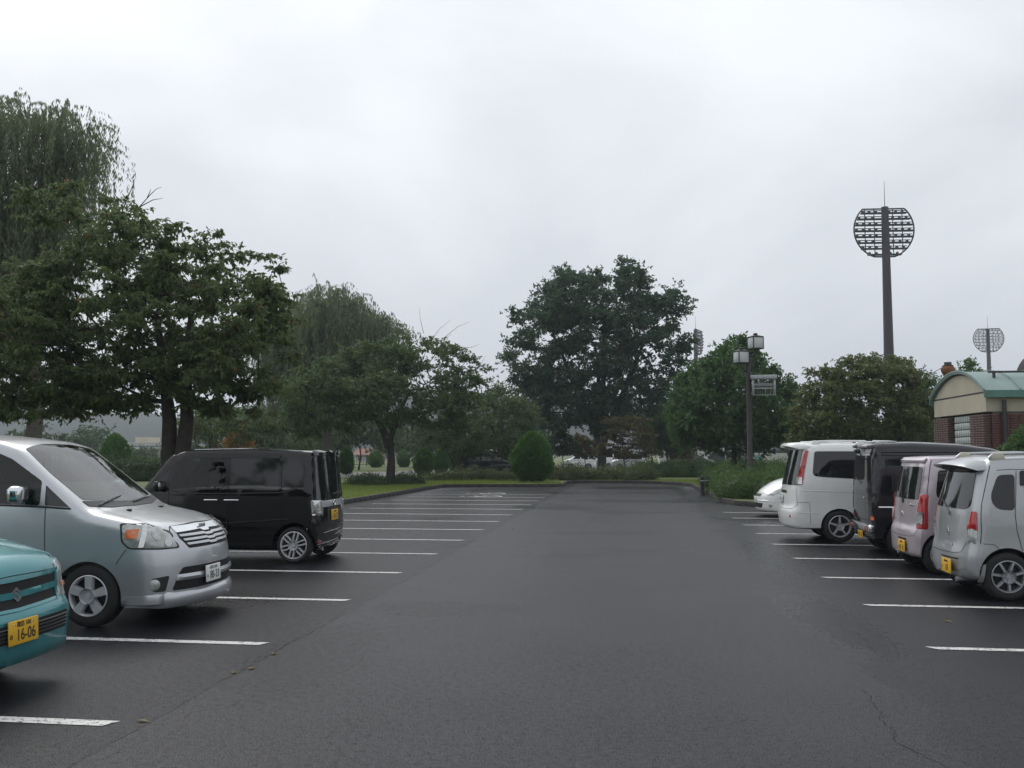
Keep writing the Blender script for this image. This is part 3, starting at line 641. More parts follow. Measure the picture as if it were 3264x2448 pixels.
def car_kei_teal():
    c = Car('kei_teal', 'compact_car', 'teal compact hatchback cut off by the frame, yellow plate 16-06', 'cars parked on the left side', P_TEAL, arches=[-.72, -3.08], arch_r=.31)
    for v in SB:
        c.panel('side_window', v, [(-.98,1.07),(-1.9,1.07),(-1.92,1.48),(-1.62,1.5),(-1.4,1.4)], M_PRIV, r=.03); c.panel('side_window', v, [(-1.98,1.07),(-2.9,1.07),(-2.85,1.46),(-1.99,1.49)], M_PRIV, r=.05)
        c.seams(v, [[(-1.0,1.05),(-1.0,.6)], [(-1.95,1.5),(-1.95,.3)]]); c.handle(v, (-1.78,.93))
    c.panel('windscreen', 'T', [(-.87,0),(-.90,.4),(-.94,.58),(-1.40,.52),(-1.46,0),(-1.40,-.52),(-.94,-.58),(-.90,-.4)], M_PRIV, r=.03)
    c.panel('cowl', 'T', [(-.77,0),(-.80,.4),(-.86,.60),(-.93,.585),(-.88,.4),(-.855,0),(-.88,-.4),(-.93,-.585),(-.86,-.60),(-.80,-.4)], M_BLK, r=.01)
    for sg in (1, -1): c.strip('panel_gap', 'T', [(-.85,sg*.62),(-.4,sg*.645),(-.15,sg*.61)], .008)
    c.strip('panel_gap', 'F', [(-.62,.805),(0,.815),(.62,.805)], .010)
    g = c.panel('grille', 'F', [(-.56,.775),(.56,.775),(.55,.70),(.50,.585),(-.50,.585),(-.55,.70)], M_DARK, r=.04, off=.003)
    for z0, z1, k in ((.773,.795,.60),(.66,.705,.57),(.572,.592,.52)):
        c.panel('grille_bar', 'F', [(-k,z0+.015),(0,z0),(k,z0+.015),(k,z1+.015),(0,z1),(-k,z1+.015)], P_TEAL, r=.006, off=.010, thick=.02, dome=.012, dwidth=.02, parent=g)
    for sg in (1,-1): c.panel('grille_bar', 'F', [(sg*.575,.79),(sg*.545,.79),(sg*.50,.585),(sg*.53,.585)], P_TEAL, r=.006, off=.012, thick=.02, dome=.008, dwidth=.015, parent=g)
    s_emblem(c, (.02,.685), 'F', .105)
    lm = c.corner('headlamp', 38, [(-.20,.70,.875),(-.08,.61,.845),(-.06,.56,.60),(-.10,.70,.60),(-.13,.72,.72)], M_LENS, r=.02, off=.005, dome=.01)
    for sg, l_ in zip((1,-1), lm): c.panel('indicator_lens', ('A',38*sg), [(-.12,sg*.705,.70),(-.07,sg*.62,.70),(-.07,sg*.63,.665),(-.11,sg*.705,.665)], M_ORANGE, r=.006, off=.017, thick=.004, parent=l_)
    i1 = c.panel('air_intake', 'F', [(-.62,.50),(.62,.50),(.60,.375),(-.60,.375)], M_DARK, r=.02, off=.003)
    for z in (.475,.45,.425,.40): c.strip('intake_slat', 'F', [(-.60,z),(.60,z)], .010, M_BLK, off=.006, lift=.008, parent=i1)
    c.plate((.048,-.01,.445), 0, True, '諏訪 580', '16-06', 'あ', tilt=-.05); c.mirror_pair(-1.2, 1.1, P_TEAL, y=.72); c.under()
    c.body(); c.wheels([-.72, -3.08], .275, .18, .155, '5', M_ALLOYD)
def car_kei_black():
    c = Car('kei_black', 'box_minivan', 'glossy black boxy compact van, rear to the aisle, yellow plate 20-17', 'cars parked on the left side', P_BLACK, 'minivan', arches=[-.57, -3.0], arch_r=.325)
    for v in SB:
        c.panel('quarter_window', v, [(-.66,1.13),(-.92,1.11),(-1.0,1.42)], M_PRIV, r=.02, thick=.006)
        c.panel('side_window', v, [(-.98,1.115),(-1.3,1.065),(-1.88,1.065),(-1.90,1.60),(-1.22,1.60),(-1.11,1.54)], M_TINT, r=.04, thick=0, cut=True)
        c.panel('side_window', v, [(-1.98,1.065),(-2.76,1.085),(-2.75,1.60),(-1.98,1.60)], M_PRIV, r=.03)
        c.panel('quarter_window', v, [(-2.80,1.60),(-2.98,1.59),(-3.09,1.52),(-3.13,1.37),(-3.08,1.22),(-2.98,1.13),(-2.80,1.09)], M_PRIV, r=.05)
        c.strip('window_trim', v, [(-1.05,1.095),(-1.36,1.05),(-2.0,1.05),(-2.76,1.068),(-2.99,1.11),(-3.10,1.21),(-3.155,1.36),(-3.12,1.50)], .016, M_BLK, lift=.004)
        c.panel('window_visor', v, [(-1.16,1.60),(-1.28,1.665),(-2.74,1.66),(-2.76,1.585),(-1.95,1.59),(-1.25,1.585)], M_BLK, r=.02, off=.018, thick=.02)
        c.seams(v, [[(-1.0,1.1),(-.98,.6)], [(-1.94,1.66),(-1.94,.24)], [(-2.78,1.66),(-2.80,.95),(-2.78,.60)], [(-1.0,.24),(-2.7,.24)], [(-3.2,1.0),(-3.27,.72),(-3.15,.5)]], .007)
        c.strip('body_crease', v, [(-.9,.62),(-2.0,.60),(-2.9,.66)], .03, P_BLACK, off=.001, lift=.003)
        c.handle(v, (-1.68,.95), .22, M_CHROME); c.handle(v, (-2.01,.95), .24, M_CHROME)
    c.panel('windscreen', 'T', [(-.56,0),(-.59,.4),(-.64,.61),(-.98,.585),(-1.01,0),(-.98,-.585),(-.64,-.61),(-.59,-.4)], M_CLEAR, r=.03, thick=0, cut=True, grid=.09)
    c.panel('rear_window', 'R', [(-.60,1.62),(.60,1.62),(.655,1.55),(.70,.97),(-.70,.97),(-.655,1.55)], M_PRIV, r=.03, off=.006)
    c.panel('rear_spoiler', 'R', [(-.60,1.675),(.60,1.675),(.63,1.63),(-.63,1.63)], P_BLACK, r=.02, off=.02, thick=.05, dome=.03, dwidth=.04)
    gp = c.panel('rear_garnish', 'R', [(-.72,.935),(.72,.935),(.72,.835),(-.72,.835)], M_GARN, r=.015, off=.010, thick=.02, dome=.010, dwidth=.03)
    c.strip('garnish_groove', 'R', [(-.52,.885),(.52,.885)], .012, M_ALLOYD, off=.022, parent=gp)
    lm = c.corner('tail_lamp', 140, [(-3.27,.735,.955),(-3.37,.47,.945),(-3.37,.47,.72),(-3.29,.735,.725)], M_REFL, r=.02, off=.008, dome=.014, thick=.02)
    for sg, l_ in zip((1,-1), lm):
        disc(c, 'lamp_bulb', ('A', 140*sg), (-3.33, sg*.63, .875), .042, M_LENS, l_, off=.024, dome=.006); c.panel('lamp_bulb', ('A',140*sg), [(-3.31,sg*.69,.785),(-3.35,sg*.56,.785),(-3.35,sg*.56,.755),(-3.31,sg*.69,.755)], M_LENS, r=.005, off=.024, thick=.004, parent=l_)
    q, n = c.point('R', (-.0,.885)); MB().tube([q + n*.03 + Vector((0, .055*math.cos(t), .04*math.sin(t))) for t in np.linspace(0, 2*math.pi, 17)], .010, 6).build('emblem', M_CHROME, c.root, True)
    c.panel('plate_recess', 'R', [(-.27,.82),(.27,.82),(.25,.60),(-.25,.60)], M_BLK, r=.03, off=.003)
    c.plate((-3.405,-.02,.70), 180, True, '', '20-17', '', tilt=-.03)
    for z, a_, b_ in ((.46,.45,-.66),(.40,-.1,-.5),(.295,.62,-.68),(.255,.2,-.5)): c.strip('bumper_crease', 'R', [(a_,z-.015),((a_+b_)/2,z),(b_,z+.02)], .014, P_BLACK, lift=.008)
    c.seams('R', [[(-.70,.56),(.70,.56)]]); c.panel('reflector', 'R', [(.50,.33),(.62,.34),(.62,.31),(.50,.30)], M_RED, r=.005, off=.006, thick=.01)
    c.wiper('R', (.0,1.02), (-.42,1.05)); MB().tube([(-3.36+c.L/2,.42,.20),(-3.2+c.L/2,.42,.20)], .035, 12).build('exhaust', M_CHROME, c.root, True)
    c.mirror_pair(-.86, 1.16, P_BLACK, (.11,.18,.16), .71); c.seats([-1.75, -2.55], .58, MATS['beige_plastic']); c.dash(-.92, .98, .45); c.under()
    c.panel('tail_reflector', 'R', [(-.66,.62),(-.52,.62),(-.52,.59),(-.66,.59)], M_RED, r=.004, off=.005, thick=.01)
    c.body(cavity=.62); c.wheels([-.57, -3.0], .275, .205, .165, '6d', M_ALLOY, inset=.02)
def kei_common(c, paintm, zt=1.43):
    for v in SB:
        c.panel('side_window', v, [(-1.02,1.05),(-1.84,1.03),(-1.86,zt+.02),(-1.62,zt+.02),(-1.42,1.36)], M_PRIV, r=.03)
        c.panel('side_window', v, [(-1.93,1.03),(-2.68,1.02),(-2.66,zt+.01),(-1.94,zt+.02)], M_PRIV, r=.03)
        c.seams(v, [[(-1.0,1.05),(-.98,.6)], [(-1.89,1.5),(-1.89,.3)], [(-.98,.3),(-2.4,.3)]], .007)
        c.handle(v, (-1.76,.92)); c.handle(v, (-2.56,.92))
    c.panel('windscreen', 'T', [(-.84,0),(-.88,.4),(-.94,.58),(-1.40,.52),(-1.46,0),(-1.40,-.52),(-.94,-.58),(-.88,-.4)], M_PRIV, r=.03)
    c.panel('grille', 'F', [(-.5,.78),(.5,.78),(.46,.62),(-.46,.62)], M_DARK, r=.03); c.corner('headlamp', 38, [(-.22,.70,.86),(-.09,.60,.84),(-.08,.55,.62),(-.12,.70,.62)], M_LENS, r=.02, dome=.01)
    c.mirror_pair(-1.15, 1.1, paintm, y=.72); c.under()
def car_kei_silver():
    c = Car('kei_silver', 'compact_car', 'silver compact hatchback with roof rails and rear spoiler, cut off by the frame', 'cars parked on the right side', P_SILVER2, arches=[-.525, -2.885], arch_r=.31)
    kei_common(c, P_SILVER2)
    for v in SB:
        c.panel('quarter_window', v, [(-2.945,1.42),(-2.76,1.43),(-2.79,1.02),(-2.96,1.03),(-3.03,1.10),(-3.035,1.20)], M_PRIV, r=.05)
        c.panel('window_visor', v, [(-2.70,1.47),(-2.0,1.475),(-2.0,1.40),(-2.62,1.40),(-2.66,1.30),(-2.71,1.30)], M_BLK, r=.02, off=.016, thick=.02)
        c.seams(v, [[(-2.95,1.475),(-2.8,1.485),(-2.2,1.48)], [(-2.74,1.47),(-2.765,1.2),(-2.79,.98),(-2.78,.8),(-2.73,.57)], [(-3.03,.635),(-2.99,.60),(-2.975,.56)], [(-3.15,.645),(-3.03,.635)]], .009)
        c.panel('side_skirt', v, [(-3.20,.22),(-3.165,.40),(-3.13,.42),(-3.155,.22)], P_SILVER2, r=.01, off=.02, thick=.03, dome=.01)
    gl = c.panel('rear_window', 'R', [(-.50,1.46),(.50,1.46),(.59,1.06),(.50,1.02),(-.50,1.02),(-.59,1.06)], M_PRIV, r=.06, off=.006)
    for sg in (1,-1):
        c.strip('panel_gap', ('A',150*sg), [(-3.0,sg*.63,1.53),(-3.12,sg*.685,1.10),(-3.15,sg*.72,.80),(-3.17,sg*.725,.645)], .010)
        c.strip('panel_gap', 'R', [(sg*.60,.655),(sg*.53,.53),(sg*.40,.51),(0,.505)], .011)
        c.strip('panel_gap', ('A',150*sg), [(-3.28,sg*.62,.645),(-3.22,sg*.70,.645),(-3.12,sg*.73,.64)], .009)
    lm = c.corner('tail_lamp', 140, [(-3.215,.625,1.0),(-3.19,.685,1.0),(-3.20,.71,.80),(-3.205,.715,.655),(-3.28,.60,.65),(-3.27,.595,.83)], M_LENS, r=.03, off=.004, dome=.012)
    for sg, l_ in zip((1,-1), lm): c.panel('tail_lens', ('A',140*sg), [(-3.212,sg*.625,1.002),(-3.188,sg*.687,1.002),(-3.198,sg*.712,.79),(-3.277,sg*.592,.79)], M_RED, r=.015, off=.012, dome=.014, thick=.012, parent=l_)
    prof = [(-2.95,1.61),(-3.15,1.59),(-3.27,1.565),(-3.325,1.535),(-3.30,1.52),(-3.2,1.525),(-3.02,1.53)]
    ybar('rear_spoiler', P_SILVER2, c.root, [(x + c.L/2, z) for x, z in prof], [(-.62,.08,-.07,.45),(-.56,.02,-.02,.9),(-.3,-.02,0,1),(0,-.03,.005,1),(.3,-.02,0,1),(.56,.02,-.02,.9),(.62,.08,-.07,.45)])
    ybar('spoiler_shade_bar', M_BLK, c.root, [(x + c.L/2, z) for x, z in [(-3.05,1.53),(-3.22,1.53),(-3.22,1.49),(-3.10,1.46)]], [(-.52,.03,-.02,1),(0,0,0,1),(.52,.03,-.02,1)])  # black bar added below the spoiler to stand in for its shade
    c.plate((-3.415,-.27,.35), 180, True, '', '18', '', tilt=-.03)
    c.panel('plate_recess', 'R', [(-.50,.46),(-.02,.46),(-.04,.44),(-.48,.44)], M_BLK, r=.01)
    c.panel('badge', 'R', [(-.10,.80),(-.19,.80),(-.19,.70),(-.10,.70)], M_ALLOYD, r=.02, off=.006, thick=.01); s_emblem(c, (-.145,.75), 'R', .06)
    bd = c.panel('nameplate', 'R', [(-.06,.625),(-.32,.615),(-.32,.575),(-.06,.585)], M_ALLOYD, r=.01, off=.006, thick=.01)
    c.strip('bumper_crease', 'R', [(-.62,.36),(-.45,.33),(.1,.33),(.6,.36)], .03, P_SILVER2, lift=.0015); c.wiper('R', (-.16,.965), (.20,1.10)); c.wiper('R', (-.16,.965),(-.20,.93))
    MB().tube([(-3.36+c.L/2,-.42,.21),(-3.1+c.L/2,-.42,.22)], .032, 12).build('exhaust', M_ALLOYD, c.root, True)
    rails(c, .56, -2.95, -1.5, P_SILVER2, M_BEIGE); c.body(); c.wheels([-.525, -2.885], .275, .18, .155, '7', M_ALLOYD, inset=.025)
def car_kei_pink():
    c = Car('kei_pink', 'compact_car', 'pale pink compact hatchback with tall red tail lamps, rear to the aisle', 'cars parked on the right side', P_PINK, arches=[-.62, -2.98], arch_r=.30)
    kei_common(c, P_PINK)
    for v in SB: 
        c.panel('quarter_window', v, [(-3.015,1.43),(-2.76,1.44),(-2.78,1.0),(-2.92,1.0),(-3.05,1.06),(-3.06,1.12)], M_PRIV, r=.04)
        c.seams(v, [[(-2.72,1.5),(-2.74,1.0),(-2.68,.6)], [(-3.14,.625),(-3.0,.62)]])
    c.panel('rear_window', 'R', [(-.57,1.475),(.57,1.475),(.60,1.02),(-.60,1.02)], M_PRIV, r=.05, off=.006)
    for sg in (1,-1):
        c.strip('panel_gap', ('A',150*sg), [(-3.09,sg*.645,1.57),(-3.16,sg*.695,1.10)], .009); c.strip('panel_gap', 'R', [(sg*.655,.615),(sg*.60,.52),(sg*.45,.505),(0,.50)], .010)
        c.strip('panel_gap', 'R', [(sg*.61,1.48),(sg*.62,1.1)], .006)
    lm = c.corner('tail_lamp', 140, [(-3.24,.63,1.10),(-3.16,.71,1.10),(-3.19,.735,.62),(-3.31,.61,.62),(-3.29,.58,.80)], M_RED, r=.025, off=.005, dome=.012)
    for sg, l_ in zip((1,-1), lm): 
        cl = c.panel('reversing_lens', ('A',140*sg), [(-3.275,sg*.62,.855),(-3.225,sg*.70,.855),(-3.235,sg*.705,.69),(-3.29,sg*.615,.69)], M_REFL, r=.012, off=.030, thick=.016, parent=l_)
    c.plate((-3.405,-.20,.355), 180, True, '', '', '', tilt=-.03); c.panel('plate_recess', 'R', [(-.35,.47),(.0,.47),(.0,.44),(-.35,.44)], M_BLK, r=.01)
    c.panel('high_brake_lamp', 'R', [(-.14,1.545),(.14,1.545),(.14,1.53),(-.14,1.53)], M_BLK, r=.004); s_emblem(c, (0,.80), 'R', .07)
    c.handle('R', (-.42,.945), .02, M_CHROME); c.strip('badge', 'R', [(-.34,.935),(-.52,.935)], .018, M_CHROME, lift=.004)
    c.wiper('R', (-.03,.985), (.18,1.32)); c.panel('wiper_cap', 'R', [(-.08,1.02),(.02,1.02),(.0,.95),(-.06,.95)], M_BLK, r=.02, off=.012)
    c.panel('roof_spoiler', 'R', [(-.58,1.60),(.58,1.60),(.57,1.53),(-.57,1.53)], P_PINK, r=.02, off=.008, thick=.03, dome=.015, dwidth=.04)
    MB().tube([(-3.38+c.L/2,.12,.235),(-3.1+c.L/2,.12,.235)], .03, 10).build('exhaust', M_CHROME, c.root, True)
    c.body(); c.wheels([-.62, -2.98], .27, .18, .155, '8', M_ALLOYD)
def car_kei_van_black():
    c = Car('kei_van_black', 'micro_van', 'tall dark micro van with chrome rear bumper between pink and white cars', 'cars parked on the right side', P_VAN, 'van', arches=[-.55, -2.85], arch_r=.32)
    for v in SB:
        c.panel('side_window', v, [(-3.08,1.56),(-2.2,1.58),(-2.2,1.05),(-2.95,1.05),(-3.09,1.10)], M_PRIV, r=.06, off=.005); c.panel('side_window', v, [(-2.1,1.58),(-1.3,1.56),(-1.3,1.05),(-2.1,1.05)], M_PRIV, r=.05); c.panel('side_window', v, [(-1.2,1.55),(-.98,1.5),(-.55,1.12),(-1.2,1.07)], M_PRIV, r=.04)
        c.strip('roof_gutter', v, [(-3.16,1.68),(-2.0,1.685),(-1.2,1.64)], .02, P_VAN, lift=.015); c.strip('roof_gutter', v, [(-3.16,1.63),(-2.0,1.632),(-1.2,1.60)], .014, M_BLK, lift=.008)
        c.strip('side_rail', v, [(-3.24,.785),(-2.2,.785)], .03, M_CHROME, lift=.012); c.seams(v, [[(-2.15,1.62),(-2.15,.3)], [(-1.25,1.6),(-1.25,.3)], [(-3.15,1.84),(-3.14,1.60)]], .008)
    c.panel('windscreen', 'T', [(-.36,0),(-.42,.55),(-.92,.55),(-.96,0),(-.92,-.55),(-.42,-.55)], M_PRIV, r=.04)
    c.panel('rear_window', 'R', [(-.55,1.62),(.55,1.62),(.58,1.20),(-.58,1.20)], M_PRIV, r=.03, off=.006)
    c.corner('tail_lamp', 145, [(-3.27,.665,1.63),(-3.225,.69,1.63),(-3.30,.73,.70),(-3.325,.65,.70)], M_PRIV, r=.02, off=.006, dome=.01)
    c.panel('tailgate_garnish', 'R', [(-.60,1.10),(.60,1.10),(.58,1.0),(-.58,1.0)], P_VAN, r=.03, off=.008, dome=.012)
    c.handle('R', (-.3,.92), .02, M_CHROME)
    bp = rbox('rear_bumper', (.10,1.44,.14), .04, M_CHROME, c.root, (-3.35+c.L/2, 0, .43), seg=4)
    for sg in (1,-1): rbox('bumper_lamp', (.03,.20,.075), .010, M_RED, bp, (-.040, sg*.56, -.01))
    c.corner('side_marker', 145, [(-3.33,.63,.635),(-3.30,.71,.635),(-3.30,.71,.575),(-3.33,.63,.575)], M_ORANGE, r=.006, off=.012, thick=.02)
    c.plate((-3.375,-.02,.325), 180, True, '', '', '')
    prof = [(-3.08,1.862),(-3.28,1.845),(-3.37,1.81),(-3.385,1.775),(-3.32,1.755),(-3.15,1.75)]
    ybar('rear_spoiler', P_VAN, c.root, [(x + c.L/2, z) for x, z in prof], [(-.62,.12,-.05,.5),(-.52,.02,-.01,.95),(0,-.02,0,1),(.52,.02,-.01,.95),(.62,.12,-.05,.5)])
    q = Vector((-3.46+c.L/2, -.28, 1.70)); mm = rbox('reversing_mirror', (.09,.15,.08), .03, P_VAN, c.root, q); MB().tube([q + Vector((.04,0,-.02)), q + Vector((.10,-.03,-.12)), q + Vector((.15,-.05,-.14))], .012, 6).build('mirror_arm', M_BLK, mm).matrix_parent_inverse = Matrix.Translation(-q)
    c.seams('R', [[(-.62,1.66),(-.66,.6)], [(.62,1.66),(.66,.6)], [(-.66,.56),(.66,.56)]]); c.wiper('R', (.0,1.16), (.4,1.25)); c.under()
    c.body(); c.wheels([-.55, -2.85], .27, .17, .15, '8', M_ALLOYD)
def car_minivan_white():
    c = Car('minivan_white', 'minivan', 'white minivan with roof rails and tall red tail lamps, rear to the aisle', 'cars parked on the right side', P_WHITE, 'minivan', arches=[-.72, -3.43], arch_r=.345)
    for v in SB:
        c.panel('side_window', v, [(-3.85,1.70),(-3.05,1.70),(-3.08,1.185),(-3.70,1.215),(-3.86,1.235),(-3.90,1.29)], M_PRIV, r=.05); c.panel('side_window', v, [(-3.0,1.70),(-2.0,1.70),(-2.0,1.175),(-3.03,1.18)], M_PRIV, r=.04); c.panel('side_window', v, [(-1.9,1.69),(-1.65,1.66),(-1.1,1.22),(-1.9,1.18)], M_PRIV, r=.04)
        c.seams(v, [[(-3.05,1.75),(-3.09,1.18),(-3.12,.80)], [(-1.95,1.74),(-1.95,.35)], [(-4.18,.74),(-3.97,.745),(-3.96,.34)]], .009)
        c.strip('body_crease', v, [(-4.13,.96),(-3.1,.95),(-1.3,.94)], .02, P_WHITE, lift=.003); c.strip('body_crease', v, [(-4.2,.56),(-3.82,.54)], .02, P_WHITE, lift=.003)
        c.handle(v, (-1.8,.98)); c.handle(v, (-2.1,.98))
    c.panel('windscreen', 'T', [(-.82,0),(-.88,.5),(-.95,.66),(-1.5,.60),(-1.56,0),(-1.5,-.60),(-.95,-.66),(-.88,-.5)], M_PRIV, r=.04)
    c.panel('rear_window', 'R', [(-.66,1.72),(.66,1.72),(.76,1.06),(-.76,1.06)], M_PRIV, r=.04, off=.005)
    lm = c.corner('tail_lamp', 122, [(-4.03,.745,1.715),(-3.955,.745,1.715),(-4.095,.83,1.07),(-4.215,.80,1.07),(-4.13,.775,1.42)], M_RED, r=.02, off=.008, dome=.012)
    for sg, l_ in zip((1,-1), lm):
        c.panel('reversing_lens', ('A',122*sg), [(-4.09,sg*.81,1.21),(-4.19,sg*.785,1.21),(-4.21,sg*.80,1.08),(-4.10,sg*.83,1.08)], M_REFL, r=.01, off=.028, thick=.012, parent=l_)
        c.strip('lamp_divider', ('A',122*sg), [(-4.04,sg*.80,1.40),(-4.15,sg*.775,1.40)], .012, M_BLK, off=.022, parent=l_)
    prof = [(-3.88,1.862),(-4.08,1.872),(-4.24,1.862),(-4.29,1.835),(-4.30,1.80),(-4.24,1.785),(-4.16,1.79),(-4.0,1.78)]
    ybar('rear_spoiler', P_WHITE, c.root, [(x + c.L/2, z) for x, z in prof], [(-.72,.10,-.06,.7),(-.66,.03,-.02,.95),(-.4,0,0,1),(0,-.02,0,1),(.4,0,0,1),(.66,.03,-.02,.95),(.72,.10,-.06,.7)])
    c.strip('panel_gap', 'R', [(-.74,1.0),(-.80,.70),(-.70,.62),(0,.60),(.70,.62),(.80,.70),(.74,1.0)], .010); c.panel('reflector', ('A',150), [(-4.33,.66,.50),(-4.30,.70,.50),(-4.30,.70,.455),(-4.33,.66,.455)], M_RED, r=.008, off=.005); c.panel('reflector', ('A',-150), [(-4.33,-.66,.50),(-4.30,-.70,.50),(-4.30,-.70,.455),(-4.33,-.66,.455)], M_RED, r=.008, off=.005)
    c.plate((-4.355,.05,.80), 180, False, '', '', '', tilt=-.05); c.panel('tailgate_garnish', 'R', [(-.35,.95),(.35,.95),(.33,.905),(-.33,.905)], M_CHROME, r=.01, off=.006)
    rails(c, .64, -3.85, -2.9, P_WHITE, P_WHITE, .055, 2); rails(c, .64, -2.75, -1.75, P_WHITE, P_WHITE, .055, 2)
    c.corner('headlamp', 45, [(-.5,.80,.95),(-.2,.6,.92),(-.15,.6,.74),(-.45,.82,.78)], M_LENS, r=.03, dome=.01); c.mirror_pair(-1.3, 1.25, P_WHITE); c.under()
    c.body(); c.wheels([-.72, -3.43], .305, .2, .19, '5s', M_ALLOY, inset=.03)
def car_minivan_estima():
    c = Car('minivan_estima', 'minivan', 'pearl white low-nosed minivan facing the aisle, mostly hidden behind the white minivan', 'cars parked on the right side', P_WHITE, 'minivan', arches=[-.92, -3.8], arch_r=.34)
    for v in SB:
        c.panel('side_window', v, [(-1.45,1.12),(-2.5,1.14),(-2.5,1.58),(-2.2,1.57)], M_PRIV, r=.03); c.panel('side_window', v, [(-2.6,1.14),(-4.3,1.18),(-4.1,1.55),(-2.6,1.59)], M_PRIV, r=.06); c.seams(v, [[(-1.4,1.1),(-1.4,.4)], [(-2.55,1.6),(-2.55,.3)]]); c.strip('body_crease', v, [(-.55,.43),(-.3,.41)], .02, P_WHITE, lift=.006)
    c.panel('windscreen', 'T', [(-1.08,0),(-1.15,.45),(-1.3,.68),(-2.0,.55),(-2.1,0),(-2.0,-.55),(-1.3,-.68),(-1.15,-.45)], M_PRIV, r=.04)
    hl = c.corner('headlamp', 55, [(-.20,.66,.575),(-.40,.75,.70),(-.74,.88,.81),(-.70,.89,.70),(-.34,.81,.565)], M_LENS, r=.02, off=.004, dome=.012)
    for sg, l_ in zip((1,-1), hl): disc(c, 'reflector', ('A',55*sg), (-.40,sg*.80,.645), .045, M_REFL, l_, off=.017, dome=.004)
    c.corner('fog_lamp', 50, [(-.24,.74,.335),(-.33,.80,.335),(-.33,.80,.255),(-.25,.75,.265)], M_LENS, r=.01, dome=.008)
    g = c.panel('grille', 'F', [(-.45,.60),(.45,.60),(.40,.53),(-.40,.53)], M_BLK, r=.02); c.panel('air_intake', 'F', [(-.55,.36),(.55,.36),(.5,.24),(-.5,.24)], M_DARK, r=.03)
    c.strip('panel_gap', 'F', [(-.6,.60),(-.4,.625),(0,.63),(.4,.625),(.6,.60)], .010)
    for sg in (1,-1): c.strip('panel_gap', 'T', [(-1.2,sg*.72),(-.7,sg*.74),(-.3,sg*.64)], .009)
    c.strip('bumper_crease', 'F', [(-.75,.43),(-.4,.42),(.4,.42),(.75,.43)], .03, P_WHITE, lift=.010)
    c.plate((.012,0,.44), 0, False, '', '', ''); c.mirror_pair(-1.55, 1.1, P_WHITE); c.under(); c.body(); c.wheels([-.92, -3.8], .305, .2, .19, '5s', M_ALLOY)
def build_cars():
    car_minivan_silver(); car_kei_teal(); car_kei_black(); car_kei_silver(); car_kei_pink(); car_kei_van_black(); car_minivan_white(); car_minivan_estima()
# ---------------------------------------------------------------- where things stand: a point of the photograph's 2212 px frame at world depth y, or on the ground
_yaw, _pit = R(7.05), R(4.04)
_fw = Vector((-math.sin(_yaw)*math.cos(_pit), math.cos(_yaw)*math.cos(_pit), math.sin(_pit))); _rt = Vector((math.cos(_yaw), math.sin(_yaw), 0)); _up = _rt.cross(_fw)
def at(px, py, y):
    d = _fw*2090 + _rt*(px - 1106) - _up*(py - 829.5); return Vector(CAM) + d*(y/d.y)
def gx(px, y): return at(px, 977, y).x
GZ = .12     # level of the planted ground round the car park

